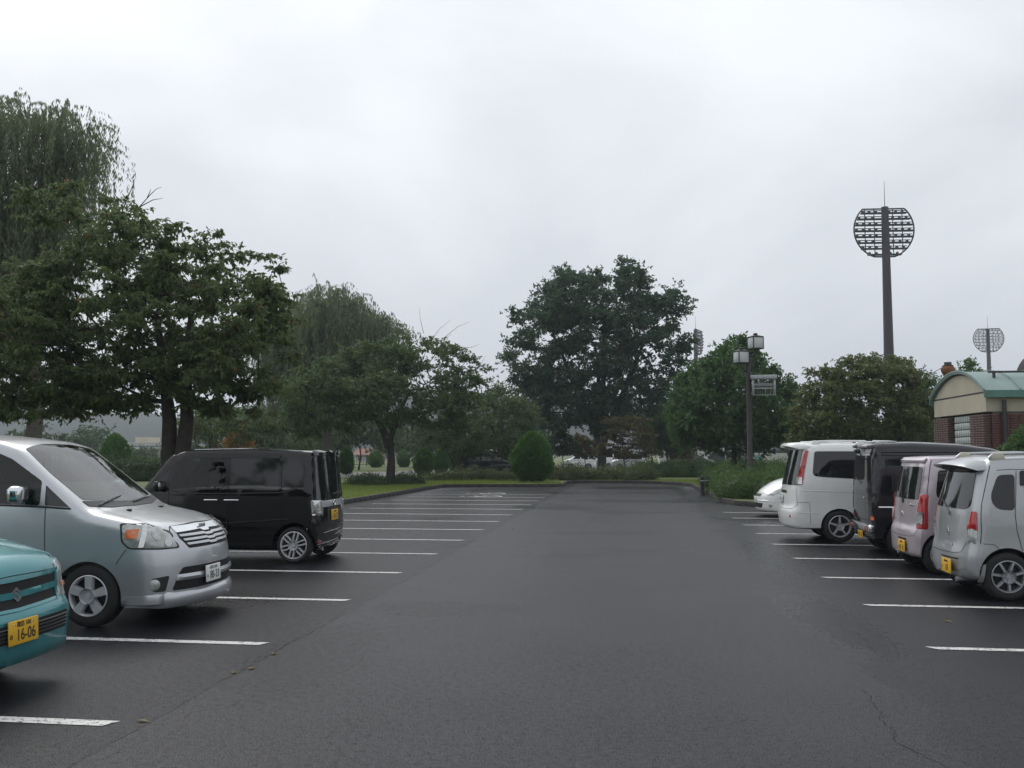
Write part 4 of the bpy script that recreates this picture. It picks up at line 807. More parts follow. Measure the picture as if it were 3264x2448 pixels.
# ---------------------------------------------------------------- ground, car park, road
def asphalt_mat():
    m = bpy.data.materials.new('asphalt'); m.use_nodes = True; t = m.node_tree; b = t.nodes['Principled BSDF']; L = t.links.new
    def node(k, **kw):
        n = t.nodes.new(k)
        for a, v in kw.items(): setattr(n, a, v)
        return n
    tcn = node('ShaderNodeTexCoord'); sep = node('ShaderNodeSeparateXYZ'); L(tcn.outputs['Object'], sep.inputs[0])
    def noise(s, d=4, r=.5, vec=None):
        n = node('ShaderNodeTexNoise'); n.inputs['Scale'].default_value = s; n.inputs['Detail'].default_value = d; n.inputs['Roughness'].default_value = r; L(vec or tcn.outputs['Object'], n.inputs['Vector']); return n.outputs['Fac']
    def math_(op, a, b_=None, c=None, clamp=False):
        n = node('ShaderNodeMath', operation=op, use_clamp=clamp)
        for i, v in enumerate((a, b_, c)):
            if v is None: continue
            if isinstance(v, (int, float)): n.inputs[i].default_value = v
            else: L(v, n.inputs[i])
        return n.outputs[0]
    def mrange(v, a, b_, c, d):
        n = node('ShaderNodeMapRange'); n.clamp = True
        n.interpolation_type = 'SMOOTHSTEP'
        for i, q in zip((1,2,3,4), (a, b_, c, d)): n.inputs[i].default_value = q
        L(v, n.inputs[0]); return n.outputs[0]
    # the aisle was laid apart from the stalls; its edges wander
    wob = math_('MULTIPLY', math_('SUBTRACT', noise(.55, 5), .5), 1.6)
    xw = math_('ADD', sep.outputs['X'], wob)
    aisle = math_('MULTIPLY', mrange(sep.outputs['X'], -3.02, -2.96, 0, 1), mrange(math_('ADD', sep.outputs['X'], math_('MULTIPLY', wob, 1.1)), 1.75, 1.95, 1, 0))
    # lane that stays damp along the right-hand edge, and damp patches
    patch = mrange(noise(.23, 4, .55), .52, .66, 0, .7)
    edge = math_('MULTIPLY', math_('SUBTRACT', noise(3.2, 6, .65), .5), 2.2)
    for cx, cy, rx, ry, tx, k in ((1.95, 10.2, .38, 2.0, -.06, 1.0), (-2.05, 10.4, .85, .55, 0., .8), (-2.6, 8.0, .5, 1.6, 0., .6), (.2, 46.5, 2.6, 2.2, 0., .9), (-.6, 34.0, 1.6, .8, 0., .5), (2.2, 16.0, .5, 3.0, 0., .6)):
        ex = math_('DIVIDE', math_('SUBTRACT', math_('SUBTRACT', sep.outputs['X'], cx), math_('MULTIPLY', math_('SUBTRACT', sep.outputs['Y'], cy), tx)), rx); ey = math_('DIVIDE', math_('SUBTRACT', sep.outputs['Y'], cy), ry)
        dd = math_('ADD', math_('ADD', math_('MULTIPLY', ex, ex), math_('MULTIPLY', ey, ey)), edge); patch = math_('MAXIMUM', patch, mrange(dd, .55, 1.45, k, 0))
    fine = noise(120, 3, .75); mid = noise(22, 4, .65); big = noise(.7, 5, .6)
    c0 = node('ShaderNodeMix', data_type='RGBA'); c0.inputs['A'].default_value = (.015, .0155, .018, 1); c0.inputs['B'].default_value = (.028, .0285, .032, 1); L(aisle, c0.inputs['Factor'])
    vz = math_('ADD', math_('MULTIPLY', math_('SUBTRACT', fine, .5), 3.2), math_('ADD', math_('MULTIPLY', math_('SUBTRACT', mid, .5), .9), math_('MULTIPLY', math_('SUBTRACT', big, .5), .7)))
    gainn = math_('ADD', 1.0, vz); damp = math_('MULTIPLY', patch, .40); gainn = math_('MULTIPLY', gainn, math_('SUBTRACT', 1.0, damp))
    sc_ = node('ShaderNodeVectorMath', operation='SCALE'); L(c0.outputs['Result'], sc_.inputs[0]); L(gainn, sc_.inputs['Scale']); L(sc_.outputs['Vector'], b.inputs['Base Color'])
    ro = math_('SUBTRACT', math_('ADD', .42, math_('MULTIPLY', math_('SUBTRACT', mid, .5), .25)), math_('ADD', math_('MULTIPLY', patch, .14), math_('MULTIPLY', math_('SUBTRACT', 1.0, aisle), .06))); L(ro, b.inputs['Roughness'])
    L(math_('MAXIMUM', math_('ADD', .20, math_('ADD', math_('MULTIPLY', math_('SUBTRACT', fine, .5), 1.7), math_('MULTIPLY', math_('SUBTRACT', mid, .5), .5))), .0), b.inputs['Specular IOR Level'])
    bp = node('ShaderNodeBump'); bp.inputs['Strength'].default_value = .55; bp.inputs['Distance'].default_value = .006; L(math_('ADD', fine, math_('MULTIPLY', mid, .6)), bp.inputs['Height']); L(bp.outputs['Normal'], b.inputs['Normal'])
    MATS['asphalt'] = m; return m
def paintline_mat():
    """road paint, cracked and rubbed through"""
    m = bpy.data.materials.new('road_paint'); m.use_nodes = True; t = m.node_tree; b = t.nodes['Principled BSDF']; L = t.links.new
    tcn = t.nodes.new('ShaderNodeTexCoord'); vo = t.nodes.new('ShaderNodeTexVoronoi'); vo.feature = 'DISTANCE_TO_EDGE'; vo.inputs['Scale'].default_value = 5.5
    n = t.nodes.new('ShaderNodeTexNoise'); n.inputs['Scale'].default_value = 26; n.inputs['Detail'].default_value = 5
    mx = t.nodes.new('ShaderNodeMix'); mx.data_type = 'VECTOR'; mx.inputs['Factor'].default_value = .10; L(tcn.outputs['Object'], mx.inputs['A']); L(n.outputs['Color'], mx.inputs['B'])
    L(tcn.outputs['Object'], n.inputs['Vector']); L(mx.outputs['Result'], vo.inputs['Vector'])
    r1 = t.nodes.new('ShaderNodeMapRange'); r1.inputs[1].default_value = .006; r1.inputs[2].default_value = .022; L(vo.outputs['Distance'], r1.inputs[0])
    n3 = t.nodes.new('ShaderNodeTexNoise'); n3.inputs['Scale'].default_value = 2.2; L(tcn.outputs['Object'], n3.inputs['Vector'])
    r3 = t.nodes.new('ShaderNodeMapRange'); r3.inputs[1].default_value = .47; r3.inputs[2].default_value = .62; L(n3.outputs['Fac'], r3.inputs[0])
    mxx = t.nodes.new('ShaderNodeMath'); mxx.operation = 'MAXIMUM'; L(r1.outputs[0], mxx.inputs[0]); L(r3.outputs[0], mxx.inputs[1])
    r2 = t.nodes.new('ShaderNodeMapRange'); r2.inputs[1].default_value = .34; r2.inputs[2].default_value = .42; L(n.outputs['Fac'], r2.inputs[0])
    mu = t.nodes.new('ShaderNodeMath'); mu.operation = 'MULTIPLY'; L(mxx.outputs[0], mu.inputs[0]); L(r2.outputs[0], mu.inputs[1])
    c = t.nodes.new('ShaderNodeMix'); c.data_type = 'RGBA'; c.inputs['A'].default_value = (.03,.03,.032,1); c.inputs['B'].default_value = (.60,.60,.575,1); L(mu.outputs[0], c.inputs['Factor']); L(c.outputs['Result'], b.inputs['Base Color']); b.inputs['Roughness'].default_value = .5
    MATS['road_paint'] = m; return m
M_ASPH = asphalt_mat(); M_PAINT = paintline_mat()
M_SOIL = mat('planted_ground', (.070,.088,.024), .95, vcol2=(.115,.145,.036), scale=.8, bump=.5, bscale=14)
M_KERB = mat('kerb_stone', (.045,.042,.038), .85, var=.4, scale=5, bump=.35, bscale=45)
M_CONC = mat('concrete', (.042,.041,.040), .5, var=.25, scale=3, bump=.2, bscale=40)
M_GRASS = leafmat('grass_blade', (.13,.20,.025), (.25,.31,.055), trans=.35)
LOT = [(-9.25,-30),(9.2,-30),(9.2,30.0),(5.2,30.25),(3.9,30.6),(3.25,31.6),(3.0,33.5),(2.95,40),(2.9,48.6),(2.5,50.4),(1.5,52.2),(0,53.3),(-2.6,53.3),(-3.3,52.8),(-3.45,51.8),(-3.35,48),(-3.55,47.3),(-4.0,47.1),(-8.6,46.05),(-9.0,45.6),(-9.1,42),(-9.25,31)]
def sheet(name, poly, z, m, grid=None, parent=None, holes=()):
    V = [Vector(p) for p in poly]; n = len(V); E = [(i, (i+1) % n) for i in range(n)]
    for h_ in holes:
        o = len(V); V += [Vector(p) for p in h_]; E += [(o+i, o+(i+1) % len(h_)) for i in range(len(h_))]
    r = delaunay_2d_cdt(V, E, [], 2 if holes else 1, 1e-5)
    v = [(p.x, p.y, z) for p in r[0]]; F = []
    for f_ in r[2]:
        a, b, c = [Vector(v[i]) for i in f_[:3]]
        cx = sum(v[i][0] for i in f_)/len(f_); cy = sum(v[i][1] for i in f_)/len(f_)
        if any(inside(h_, np.array([[cx, cy]]))[0] for h_ in holes): continue
        if not inside(poly, np.array([[cx, cy]]))[0]: continue
        F.append(tuple(f_) if (b-a).cross(c-a).z > 0 else tuple(f_)[::-1])
    return obj(name, mesh(name, v, F, m, False), parent)
def build_ground():
    # the CDT of a polygon with a hole needs triangles; subdivide by constraint only
    V = [Vector(p) for p in [(-1500,-60),(1500,-60),(1500,1600),(-1500,1600)]] + [Vector(p) for p in LOT]
    n = len(LOT); E = [(0,1),(1,2),(2,3),(3,0)] + [(4+i, 4+(i+1) % n) for i in range(n)]
    r = delaunay_2d_cdt(V, E, [], 1, 1e-5); v = [(p.x, p.y, GZ) for p in r[0]]; F = []
    for f_ in r[2]:
        c = np.array([[sum(v[i][0] for i in f_)/3, sum(v[i][1] for i in f_)/3]])
        if inside(LOT, c)[0]: continue
        a, b, d = [Vector(v[i]) for i in f_]; F.append(tuple(f_) if (b-a).cross(d-a).z > 0 else tuple(f_)[::-1])
    k0 = len(v)
    for x, y in LOT: v += [(x, y, GZ), (x, y, -.1)]
    F += [(k0+2*i, k0+2*((i+1) % n), k0+2*((i+1) % n)+1, k0+2*i+1) for i in range(n)]
    props(obj('ground', mesh('ground', v, F, M_SOIL, False)), kind='structure')
    lot = props(sheet('parking_lot', LOT, 0.0, M_ASPH), kind='structure')
    # painted stall lines
    for k in range(14):
        y = 5.78 + 2.525*k - (.02*(k-9) if k > 9 else 0); x0, x1 = -8.45, -3.25
        if k == 13: y = 38.35
        wv = .115; dy = .035*(1 if k < 3 else .4)
        p = [(x0, y-wv/2+dy*2), (x1, y-wv/2), (x1+.06, y+wv/2), (x0, y+wv/2+dy*2)]
        obj('painted_line', mesh('painted_line', [(a, b, .004) for a, b in p], [(0,1,2,3)], M_PAINT, False), lot)
    for k in range(10):
        y = 8.83 + 2.37*k - 2.37; p = [(2.50, y+.055), (2.58, y-.055), (7.7, y-.10), (7.7, y+.01)]
        obj('painted_line', mesh('painted_line', [(a, b, .004) for a, b in p], [(0,1,2,3)][::-1] and [(0,1,2,3)], M_PAINT, False), lot)
    # wheelchair marks on the two far stalls
    for cx, cy in ((-5.7, 36.75), (-5.9, 39.3)):
        mb = MB()
        def arc(c, r0, r1, a0, a1, n_=14):
            for i in range(n_):
                a, b = R(a0 + (a1-a0)*i/n_), R(a0 + (a1-a0)*(i+1)/n_)
                mb.add([(c[0]+r0*math.cos(a), c[1]+r0*math.sin(a), .004), (c[0]+r1*math.cos(a), c[1]+r1*math.sin(a), .004), (c[0]+r1*math.cos(b), c[1]+r1*math.sin(b), .004), (c[0]+r0*math.cos(b), c[1]+r0*math.sin(b), .004)], [(0,1,2,3)])
        def bar(a, b, w_):
            a, b = Vector((*a, 0)), Vector((*b, 0)); n_ = Vector((0,0,1)).cross((b-a).normalized())*w_/2; mb.add([a-n_+Vector((0,0,.004)), b-n_+Vector((0,0,.004)), b+n_+Vector((0,0,.004)), a+n_+Vector((0,0,.004))], [(0,1,2,3)])
        # the figure lies with its head towards the verge (-x)
        arc((cx+.25, cy+.05), .42, .54, -170, 95); arc((cx-.78, cy), 0.001, .13, 0, 360); bar((cx-.58, cy), (cx+.05, cy), .14); bar((cx+.05, cy-.02), (cx+.05, cy+.5), .13); bar((cx+.05, cy+.5), (cx+.55, cy+.68), .13); bar((cx-.28, cy), (cx-.28, cy+.38), .11)
        mb.build('painted_symbol', M_PAINT, lot)
    # joint between old and new asphalt, and cracks
    def crack(pts, w_, seed, name='crack', jit=.03, step=.12):
        rs = random.Random(seed); P = []
        for (a, b) in zip(pts[:-1], pts[1:]):
            a, b = np.array(a), np.array(b); n_ = max(2, int(np.linalg.norm(b-a)/step))
            P += [a + (b-a)*i/n_ + np.array([rs.gauss(0, jit), rs.gauss(0, jit)]) for i in range(n_)]
        P.append(np.array(pts[-1])); P = np.array(P); t_ = np.gradient(P, axis=0); t_ /= np.linalg.norm(t_, axis=1)[:, None]; nn = np.stack([-t_[:,1], t_[:,0]], 1)
        ww = np.array([w_*rs.uniform(.3, 1.2) for _ in P])[:, None]
        V = [(x, y, .003) for x, y in P + nn*ww/2] + [(x, y, .003) for x, y in P - nn*ww/2]; k = len(P)
        obj(name, mesh(name, V, [(k+i, k+i+1, i+1, i) for i in range(k-1)], MCR, False), lot)
    MCR = mat('crack_fill', (.015,.015,.015), .9, var=.3, scale=30)
    crack([(-2.99, 3.5), (-3.0, 8), (-2.97, 12), (-3.02, 18), (-2.99, 24)], .004, 3, 'joint', .010, .2)
    crack([(1.61,7.25),(1.60,6.9),(1.54,6.4),(1.56,6.2),(1.50,6.0),(1.55,5.85),(1.60,5.7),(1.66,5.5),(1.70,5.2),(1.78,4.9)], .0065, 5, jit=.012, step=.045); crack([(1.55,5.85),(1.72,5.75),(1.85,5.45)], .0035, 9, jit=.012, step=.05)
    crack([(1.95,9.9),(2.05,9.3),(2.02,8.7)], .004, 12, jit=.02, step=.06)
    # kerb stones along the planted edges
    kb = empty('kerb', (0,0,0)); props(kb, kind='structure')
    base = rbox('kerb_stone', (.59,.15,.20), .018, M_KERB, kb, (0,-40,.0), seg=2); sh = base.data; first = True
    pts = LOT[1:] + LOT[:1]
    for (a, b) in zip(pts[:-1], pts[1:]):
        a, b = Vector(a), Vector(b)
        if a.x > 9 and b.x > 9: continue
        L_ = (b-a).length; n_ = max(1, round(L_/.6)); ang = math.atan2(b.y-a.y, b.x-a.x); nr = Vector((math.sin(ang), -math.cos(ang)))
        for i in range(n_):
            p = a + (b-a)*(i+.5)/n_ + nr*.06
            if p.y < 20: continue
            o = base if first else obj('kerb_stone', sh, kb); first = False
            o.location = (p.x, p.y, .055 + random.uniform(-.004, .004)); o.rotation_euler = (random.uniform(-.01,.01), random.uniform(-.006,.006), ang + random.uniform(-.006,.006)); o.scale = (L_/n_/.6, 1, 1)
    # road beyond the verge, with an edge line
    rd = [(-60,40),(-28,52),(-17.4,60),(-13.5,74),(-11.8,92),(-11.5,120),(-16.5,120),(-17.2,96),(-19.5,76),(-25,63),(-36,55.5),(-62,45)]
    road = props(sheet('road', rd, GZ+.006, mat('road_asphalt', (.055,.055,.057), .5, var=.2, scale=4)), kind='structure')
    for (a, b) in (((-17.9,60.6),(-14.3,73)), ((-14.2,73.6),(-12.6,90)), ((-30,52.6),(-19,59.4)), ((-18.7,76.3),(-16.7,96)), ((-24.5,63.8),(-19.3,75))):
        a, b = Vector(a), Vector(b); n_ = Vector((-(b-a).y, (b-a).x)).normalized()*.09
        obj('road_line', mesh('road_line', [(*(a-n_), GZ+.010), (*(b-n_), GZ+.010), (*(b+n_), GZ+.010), (*(a+n_), GZ+.010)], [(0,1,2,3)], M_PAINT, False), road)
    props(sheet('far_lot', [(-12,92),(60,88),(60,118),(-10,120)], GZ+.005, mat('road_asphalt')), kind='structure')
    # grass
    def blades(n_, poly, h0, h1):
        P = np.array(poly); lo, hi = P.min(0), P.max(0); q = rng.uniform(lo, hi, (n_*3, 2)); q = q[inside(poly, q)][:n_]; n_ = len(q)
        a = rng.uniform(0, 2*math.pi, n_); h_ = rng.uniform(h0, h1, n_); w_ = .010; lean = rng.normal(0, .35, (n_, 2))*h_[:, None]
        b0 = np.column_stack([q[:,0]-np.cos(a)*w_, q[:,1]-np.sin(a)*w_, np.full(n_, GZ)]); b1 = np.column_stack([q[:,0]+np.cos(a)*w_, q[:,1]+np.sin(a)*w_, np.full(n_, GZ)]); tp = np.column_stack([q + lean, GZ + h_])
        return np.stack([b0, b1, tp], 1).reshape(-1, 3)
    V = np.concatenate([blades(42000, [(-9.35,22),(-9.3,31),(-9.2,45.8),(-3.6,47.4),(-3.6,50),(-14,56),(-15,40),(-14,22)], .04, .10), blades(5000, [(-14,50),(-4,50.5),(-4,60),(-14,60)], .08, .22), blades(12000, [(3.1,36),(3.0,48.6),(2.6,50.6),(1.5,52.5),(0,53.6),(-3,53.6),(-3,56),(7,56),(7,40)], .04, .11)])
    props(obj('grass', fastmesh('grass', V, np.arange(len(V)).reshape(-1, 3), M_GRASS)), 'short mown grass of the verges round the car park', 'grass', kind='stuff')
    # fallen leaves on the asphalt
    lm_ = leafmat('fallen_leaf', (.22,.12,.03), (.30,.24,.05))
    for i, (x, y) in enumerate([(-3.05,5.85),(-3.03,7.2),(-2.98,7.9),(-.4,21.5),(-2.6,21.2),(3.1,10.2),(5.0,9.6),(-2.95,7.35)]):
        a = random.uniform(0, 6); s_ = .045; ca, sa = math.cos(a)*s_, math.sin(a)*s_
        o = obj('fallen_leaf', mesh('fallen_leaf', [(x-ca, y-sa, .006), (x-sa*.5, y+ca*.5, .016), (x+ca, y+sa, .008), (x+sa*.5, y-ca*.5, .012)], [(0,3,2,1)], lm_, False))
        props(o, ['yellowed leaf lying beside the end of the nearest stall line','small yellow leaf on the asphalt joint before the teal car','tuft of yellow moss and leaf on the asphalt joint nearest the silver minivan','pale leaf speck far down the middle of the aisle','pale leaf speck near the far left stall ends','pale leaf speck behind the silver hatchback','pale leaf speck in the empty stall at right','second yellow leaf on the asphalt joint before the teal car'][i], 'leaf', 'fallen leaves on the asphalt')
# ---------------------------------------------------------------- foliage
M_BARK = mat('bark_dark', (.040,.034,.030), .95, var=.35, scale=7, bump=.8, bscale=22)
M_BARK2 = mat('bark_grey', (.085,.075,.065), .95, var=.3, scale=7, bump=.6, bscale=22)
def leaf_quads(p, d, ln, wd, up=None):
    """leaf blades: a folded rhombus from p along d"""
    n = len(p); d = d/np.maximum(np.linalg.norm(d, axis=1), 1e-9)[:, None]
    r = rng.normal(size=(n, 3)); s = np.cross(d, r); s /= np.maximum(np.linalg.norm(s, axis=1), 1e-9)[:, None]; nn = np.cross(s, d)
    sz = rng.uniform(.55, 1.25, (n, 1)); ln = np.broadcast_to(np.asarray(ln, float), (n,))[:, None]*sz; wd = np.broadcast_to(np.asarray(wd, float), (n,))[:, None]*sz*rng.uniform(.85, 1.2, (n, 1))
    mid = p + d*ln*.45
    V = np.stack([p, mid + s*wd*.5 + nn*wd*.18, p + d*ln - nn*ln*.08, mid - s*wd*.5 + nn*wd*.18], 1).reshape(-1, 3)
    return V
def quads_mesh(name, V, m): return fastmesh(name, V, np.arange(len(V)).reshape(-1, 4), m)
def unit(n):
    v = rng.normal(size=(n, 3)); return v/np.linalg.norm(v, axis=1)[:, None]
def poisson_in(poly, n, tries=40):
    P = np.array(poly); lo, hi = P.min(0), P.max(0); out_ = []; q = rng.uniform(lo, hi, (n*tries, 2)); q = q[inside(poly, q)]
    area = .5*abs(sum(P[i-1][0]*P[i][1]-P[i][0]*P[i-1][1] for i in range(len(P)))); rr = .62*math.sqrt(area/n)
    for c in q:
        if all((c[0]-o[0])**2 + (c[1]-o[1])**2 > rr*rr for o in out_): out_.append(c)
        if len(out_) >= n: break
    return np.array(out_)
def skeleton(stems, tips, r_tip=.012, power=.42, r_stem=None, r0=None):
    """grow branches from the stems to the tips along shortest joins; returns a mesh builder"""
    nodes = []; par = []; smin = {}
    for st in stems:
        prev = -1 if not st.get('on') else st['on']; pts = [Vector(p) for p in st['pts']]
        fine = []
        for a, b in zip(pts[:-1], pts[1:]): 
            k = max(2, int((b-a).length/.35)); fine += [a.lerp(b, i/k) for i in range(k)]
        fine.append(pts[-1])
        for q, p in enumerate(fine):
            nodes.append(p); par.append(prev); prev = len(nodes)-1; smin[prev] = st.get('r', r0 or 0)*(1 - .8*(q/len(fine))**.9)*(1.25 if q == 0 else 1)
    arr = [tuple(p) for p in nodes]
    c0 = np.array(arr[len(arr)//2]); order = np.argsort(np.linalg.norm(tips - c0, axis=1))
    for i in order:
        c = tips[i]; A = np.array(arr); d = np.linalg.norm(A - c, axis=1); cost = d + np.maximum(0, A[:,2] - c[2] + .25*d)*.9
        lowest = np.array([s_['pts'][0][2] for s_ in stems]).min(); cost = cost + np.where(A[:,2] < lowest + .9, 3., 0)
        j = int(np.argmin(cost)); a = Vector(arr[j]); b = Vector(c); L_ = (b-a).length; k = max(1, int(L_/.45)); prev = j
        bend = Vector((random.gauss(0,.12), random.gauss(0,.12), random.uniform(0,.16)))*L_
        for q in range(1, k+1):
            t_ = q/k; p = a.lerp(b, t_) + bend*math.sin(math.pi*t_)*.6; nodes.append(p); arr.append(tuple(p)); par.append(prev); prev = len(nodes)-1
    n = len(nodes); cnt = np.zeros(n); ch = np.zeros(n, int)
    for i in range(n):
        if par[i] >= 0: ch[par[i]] += 1
    for i in range(n-1, -1, -1):
        if ch[i] == 0: cnt[i] += 1
        if par[i] >= 0: cnt[par[i]] += cnt[i]
    rad = r_tip*np.power(np.maximum(cnt, 1), power)
    if r_stem: rad = np.minimum(rad, r_stem)
    for i, v_ in smin.items(): rad[i] = max(rad[i], v_)
    mb = MB()
    for i in range(n):
        if par[i] >= 0:
            j = par[i]; ns = 10 if rad[i] > .08 else (6 if rad[i] > .03 else 4); mb.tube([nodes[j], nodes[i] + (nodes[i]-nodes[j])*.05], [min(rad[j], rad[i]*1.3), rad[i]], ns, cap=False)
    return mb, rad
def crown_points(outline, y, depth, n, clumps=0, cr=1.):
    """clump centres inside a crown: its outline as seen across the lot, rounded off in depth"""
    poly = [(at(px, py, y).x, at(px, py, y).z) for px, py in outline]; q = poisson_in(poly, n)
    if clumps:   # foliage gathers round the ends of the limbs, with gaps between
        k = poisson_in(poly, clumps); ek = edge_dist(poly, k); ky = y + rng.uniform(-1, 1, len(k))*depth*np.sqrt(np.clip(ek/ek.max()*1.4, .05, 1))
        m_ = int(n*.85); i = rng.integers(0, len(k), m_*2); off_ = unit(m_*2)*rng.uniform(.25, 1, (m_*2, 1))**.6*cr*np.array([1.1, 1.1, .62])
        P3 = np.column_stack([k[i,0], ky[i], k[i,1]]) + off_; ok = inside(poly, P3[:, [0, 2]]); P3 = P3[ok][:m_]
        e2 = edge_dist(poly, q); q2 = q[:n - m_]; return np.concatenate([P3, np.column_stack([q2[:,0], y + rng.uniform(-1, 1, len(q2))*depth*.6, q2[:,1]])])
    e_ = edge_dist(poly, q); em = max(e_.max(), 1e-6); dd = depth*np.sqrt(np.clip(e_/em*1.4, .03, 1))
    return np.column_stack([q[:,0], y + rng.uniform(-1, 1, len(q))*dd, q[:,1]])
def sprays(C, rad, flat, n_sp, n_lf, ln, wd, droop=.5, up=.25):
    """leafy twigs radiating from every clump centre"""
    m = len(C)*n_sp; c = np.repeat(C, n_sp, 0); rr = np.repeat(np.broadcast_to(rad, (len(C),)), n_sp)[:, None]
    d = unit(m); d[:,2] = d[:,2]*flat + up; d /= np.linalg.norm(d, axis=1)[:, None]
    s0 = c + unit(m)*rr*np.array([1,1,flat])*rng.uniform(0,.65,(m,1)); L_ = rr*rng.uniform(.45, 1.0, (m, 1))
    t_ = rng.uniform(.1, 1, (m, n_lf)); base = s0[:, None] + d[:, None]*(L_*t_)[..., None]; base[..., 2] -= (droop*L_*t_**2)*.35
    side = unit(m*n_lf).reshape(m, n_lf, 3)
    ld = d[:, None]*.6 + side*.8; ld[..., 2] -= droop
    return leaf_quads(base.reshape(-1, 3), ld.reshape(-1, 3), ln, wd)
def tree(name, label, base, y, outline, depth, n, rad, leaf, lm, stems=None, flat=.55, n_sp=9, n_lf=9, droop=.5, trunk_top=.45, bark=None, r_tip=.012, power=.42, r_stem=None, group=None, extra=None, bare=(), cat='tree', r0=None, clumps=0, cr=1.):
    b = Vector((gx(base, y), y, GZ-.05)) if not isinstance(base, Vector) else base
    root = empty(name, b); props(root, label, cat, group)
    C = crown_points(outline, y, depth, n, clumps, cr)
    if extra is not None: C = np.concatenate([C, extra])
    C = C - np.array(b)
    zt = C[:,2].max()
    stems = stems or [{'pts': [(0,0,0), (.03*zt, .02*zt, zt*trunk_top*.55), (0, 0, zt*trunk_top), (.02, .02, zt*.8)]}]
    mb, rd_ = skeleton(stems, C, r_tip, power, r_stem, r0 or .016*zt)
    tr = mb.build('trunk', bark or M_BARK, root, True, 60)
    V = sprays(C, rad*rng.uniform(.8, 1.3, len(C)), flat, int(n_sp*2.1), int(n_lf*1.2), leaf[0]*1.0, leaf[1]*1.05, droop)
    obj('crown', quads_mesh('crown', V, lm), root)
    if bare:
        mb = MB()
        for pts in bare: mb.tube([Vector(p) - b for p in pts], [.014*(1-.75*i/(len(pts)-1)) for i in range(len(pts))], 5)
        mb.build('bare_twig', bark or M_BARK, root)
    return root
def willow(name, label, base, y, outline, depth, n, lm, hang, leaf=(.17,.024), n_st=14, per=26, group=None, stem_h=.55):
    b = Vector((gx(base, y), y, GZ-.05)); root = empty(name, b); props(root, label, 'tree', group)
    C = crown_points(outline, y, depth, n) - np.array(b); zt = C[:,2].max()
    mb, rd_ = skeleton([{'pts': [(0,0,0), (.2,.1,zt*.2), (.1,.0,zt*.4), (-.2,.1,zt*stem_h)]}], C, .014, .42, None, .38)
    mb.build('trunk', M_BARK2, root, True, 60)
    n_st = int(n_st*1.7); m = len(C)*n_st; c = np.repeat(C, n_st, 0); az = rng.uniform(0, 2*math.pi, m); out_ = rng.uniform(.3, 1.6, m); L_ = rng.uniform(hang[0], hang[1], m)
    s0 = c + rng.normal(0, .22, (m, 3)); t_ = np.sort(rng.uniform(0, 1, (m, per)), 1)
    arcx = 1 - (1 - np.minimum(t_*2.2, 1.))**2; arch = .55*np.sin(np.clip(t_*3.2, 0, math.pi))*.6
    P = np.stack([s0[:,0,None] + np.cos(az)[:,None]*out_[:,None]*arcx + rng.normal(0,.02,(m,per)), s0[:,1,None] + np.sin(az)[:,None]*out_[:,None]*arcx + rng.normal(0,.02,(m,per)), s0[:,2,None] + arch - L_[:,None]*t_**1.25], -1)
    P[..., 0] += .12*np.sin(t_*4 + az[:,None]*3); P = P.reshape(-1, 3); keep = P[:,2] > .5; P = P[keep]
    d = unit(len(P))*.45; d[:,2] -= 1.
    obj('crown', quads_mesh('crown', leaf_quads(P, d, leaf[0], leaf[1]), lm), root); return root
def dome_core(prof, n=18, jit=.04, seed=1):
    """closed lumpy body of revolution: prof (r, z)"""
    rs = np.random.default_rng(seed); V = []; F = []
    for r, z in prof:
        for k in range(n):
            a = 2*math.pi*k/n; q = r*(1 + rs.normal(0, jit)); V.append((q*math.cos(a), q*math.sin(a), z + rs.normal(0, jit*.2)))
    for i in range(len(prof)-1):
        for k in range(n): F.append((i*n+k, i*n+(k+1) % n, (i+1)*n+(k+1) % n, (i+1)*n+k))
    F.append(tuple(range(n))[::-1]); F.append(tuple((len(prof)-1)*n+k for k in range(n))); return V, F
def thuja(label, px, y, h_, w_, lm, n=4200, group='clipped conical evergreens', lean=0.):
    b = Vector((gx(px, y), y, GZ-.03)); root = empty('conifer_shrub', b); props(root, label, 'shrub', group)
    prof = lambda t: np.where(t > .40, np.power(np.clip(1 - (np.clip(t - .40, 0, 1)/.60)**1.9, 0, 1), .72), np.power(np.clip(1 - (np.clip(.40 - t, 0, 1)/.44)**2.0, 0, 1), .62))     # egg, widest below the middle
    MB().tube([(0,0,0),(0,0,.35*h_)], [.07,.05], 8).build('trunk', M_BARK, root, True)
    tz = np.linspace(.06, .97, 12); V, F = dome_core([(max(.03, w_/2*.78*float(prof(np.array(t)))), h_*t) for t in tz], 20, .05, int(px))
    obj('inner_foliage', mesh('inner_foliage', V, F, lm, True, 0), root)
    t_ = rng.beta(1.15, 1.35, n)*.97 + .03; a = rng.uniform(0, 2*math.pi, n); lump = 1 + .07*np.sin(a*3 + t_*9) + .05*np.sin(a*7 - t_*17)
    r = w_/2*prof(t_)*lump*rng.uniform(.86, 1.04, n); p = np.column_stack([r*np.cos(a) + lean*t_, r*np.sin(a), h_*t_])
    d = np.column_stack([np.cos(a)*.8, np.sin(a)*.8, np.full(n, .6)]) + unit(n)*.5
    obj('foliage', quads_mesh('foliage', leaf_quads(p, d, .15*h_/2.4, .06*h_/2.4), lm), root); return root
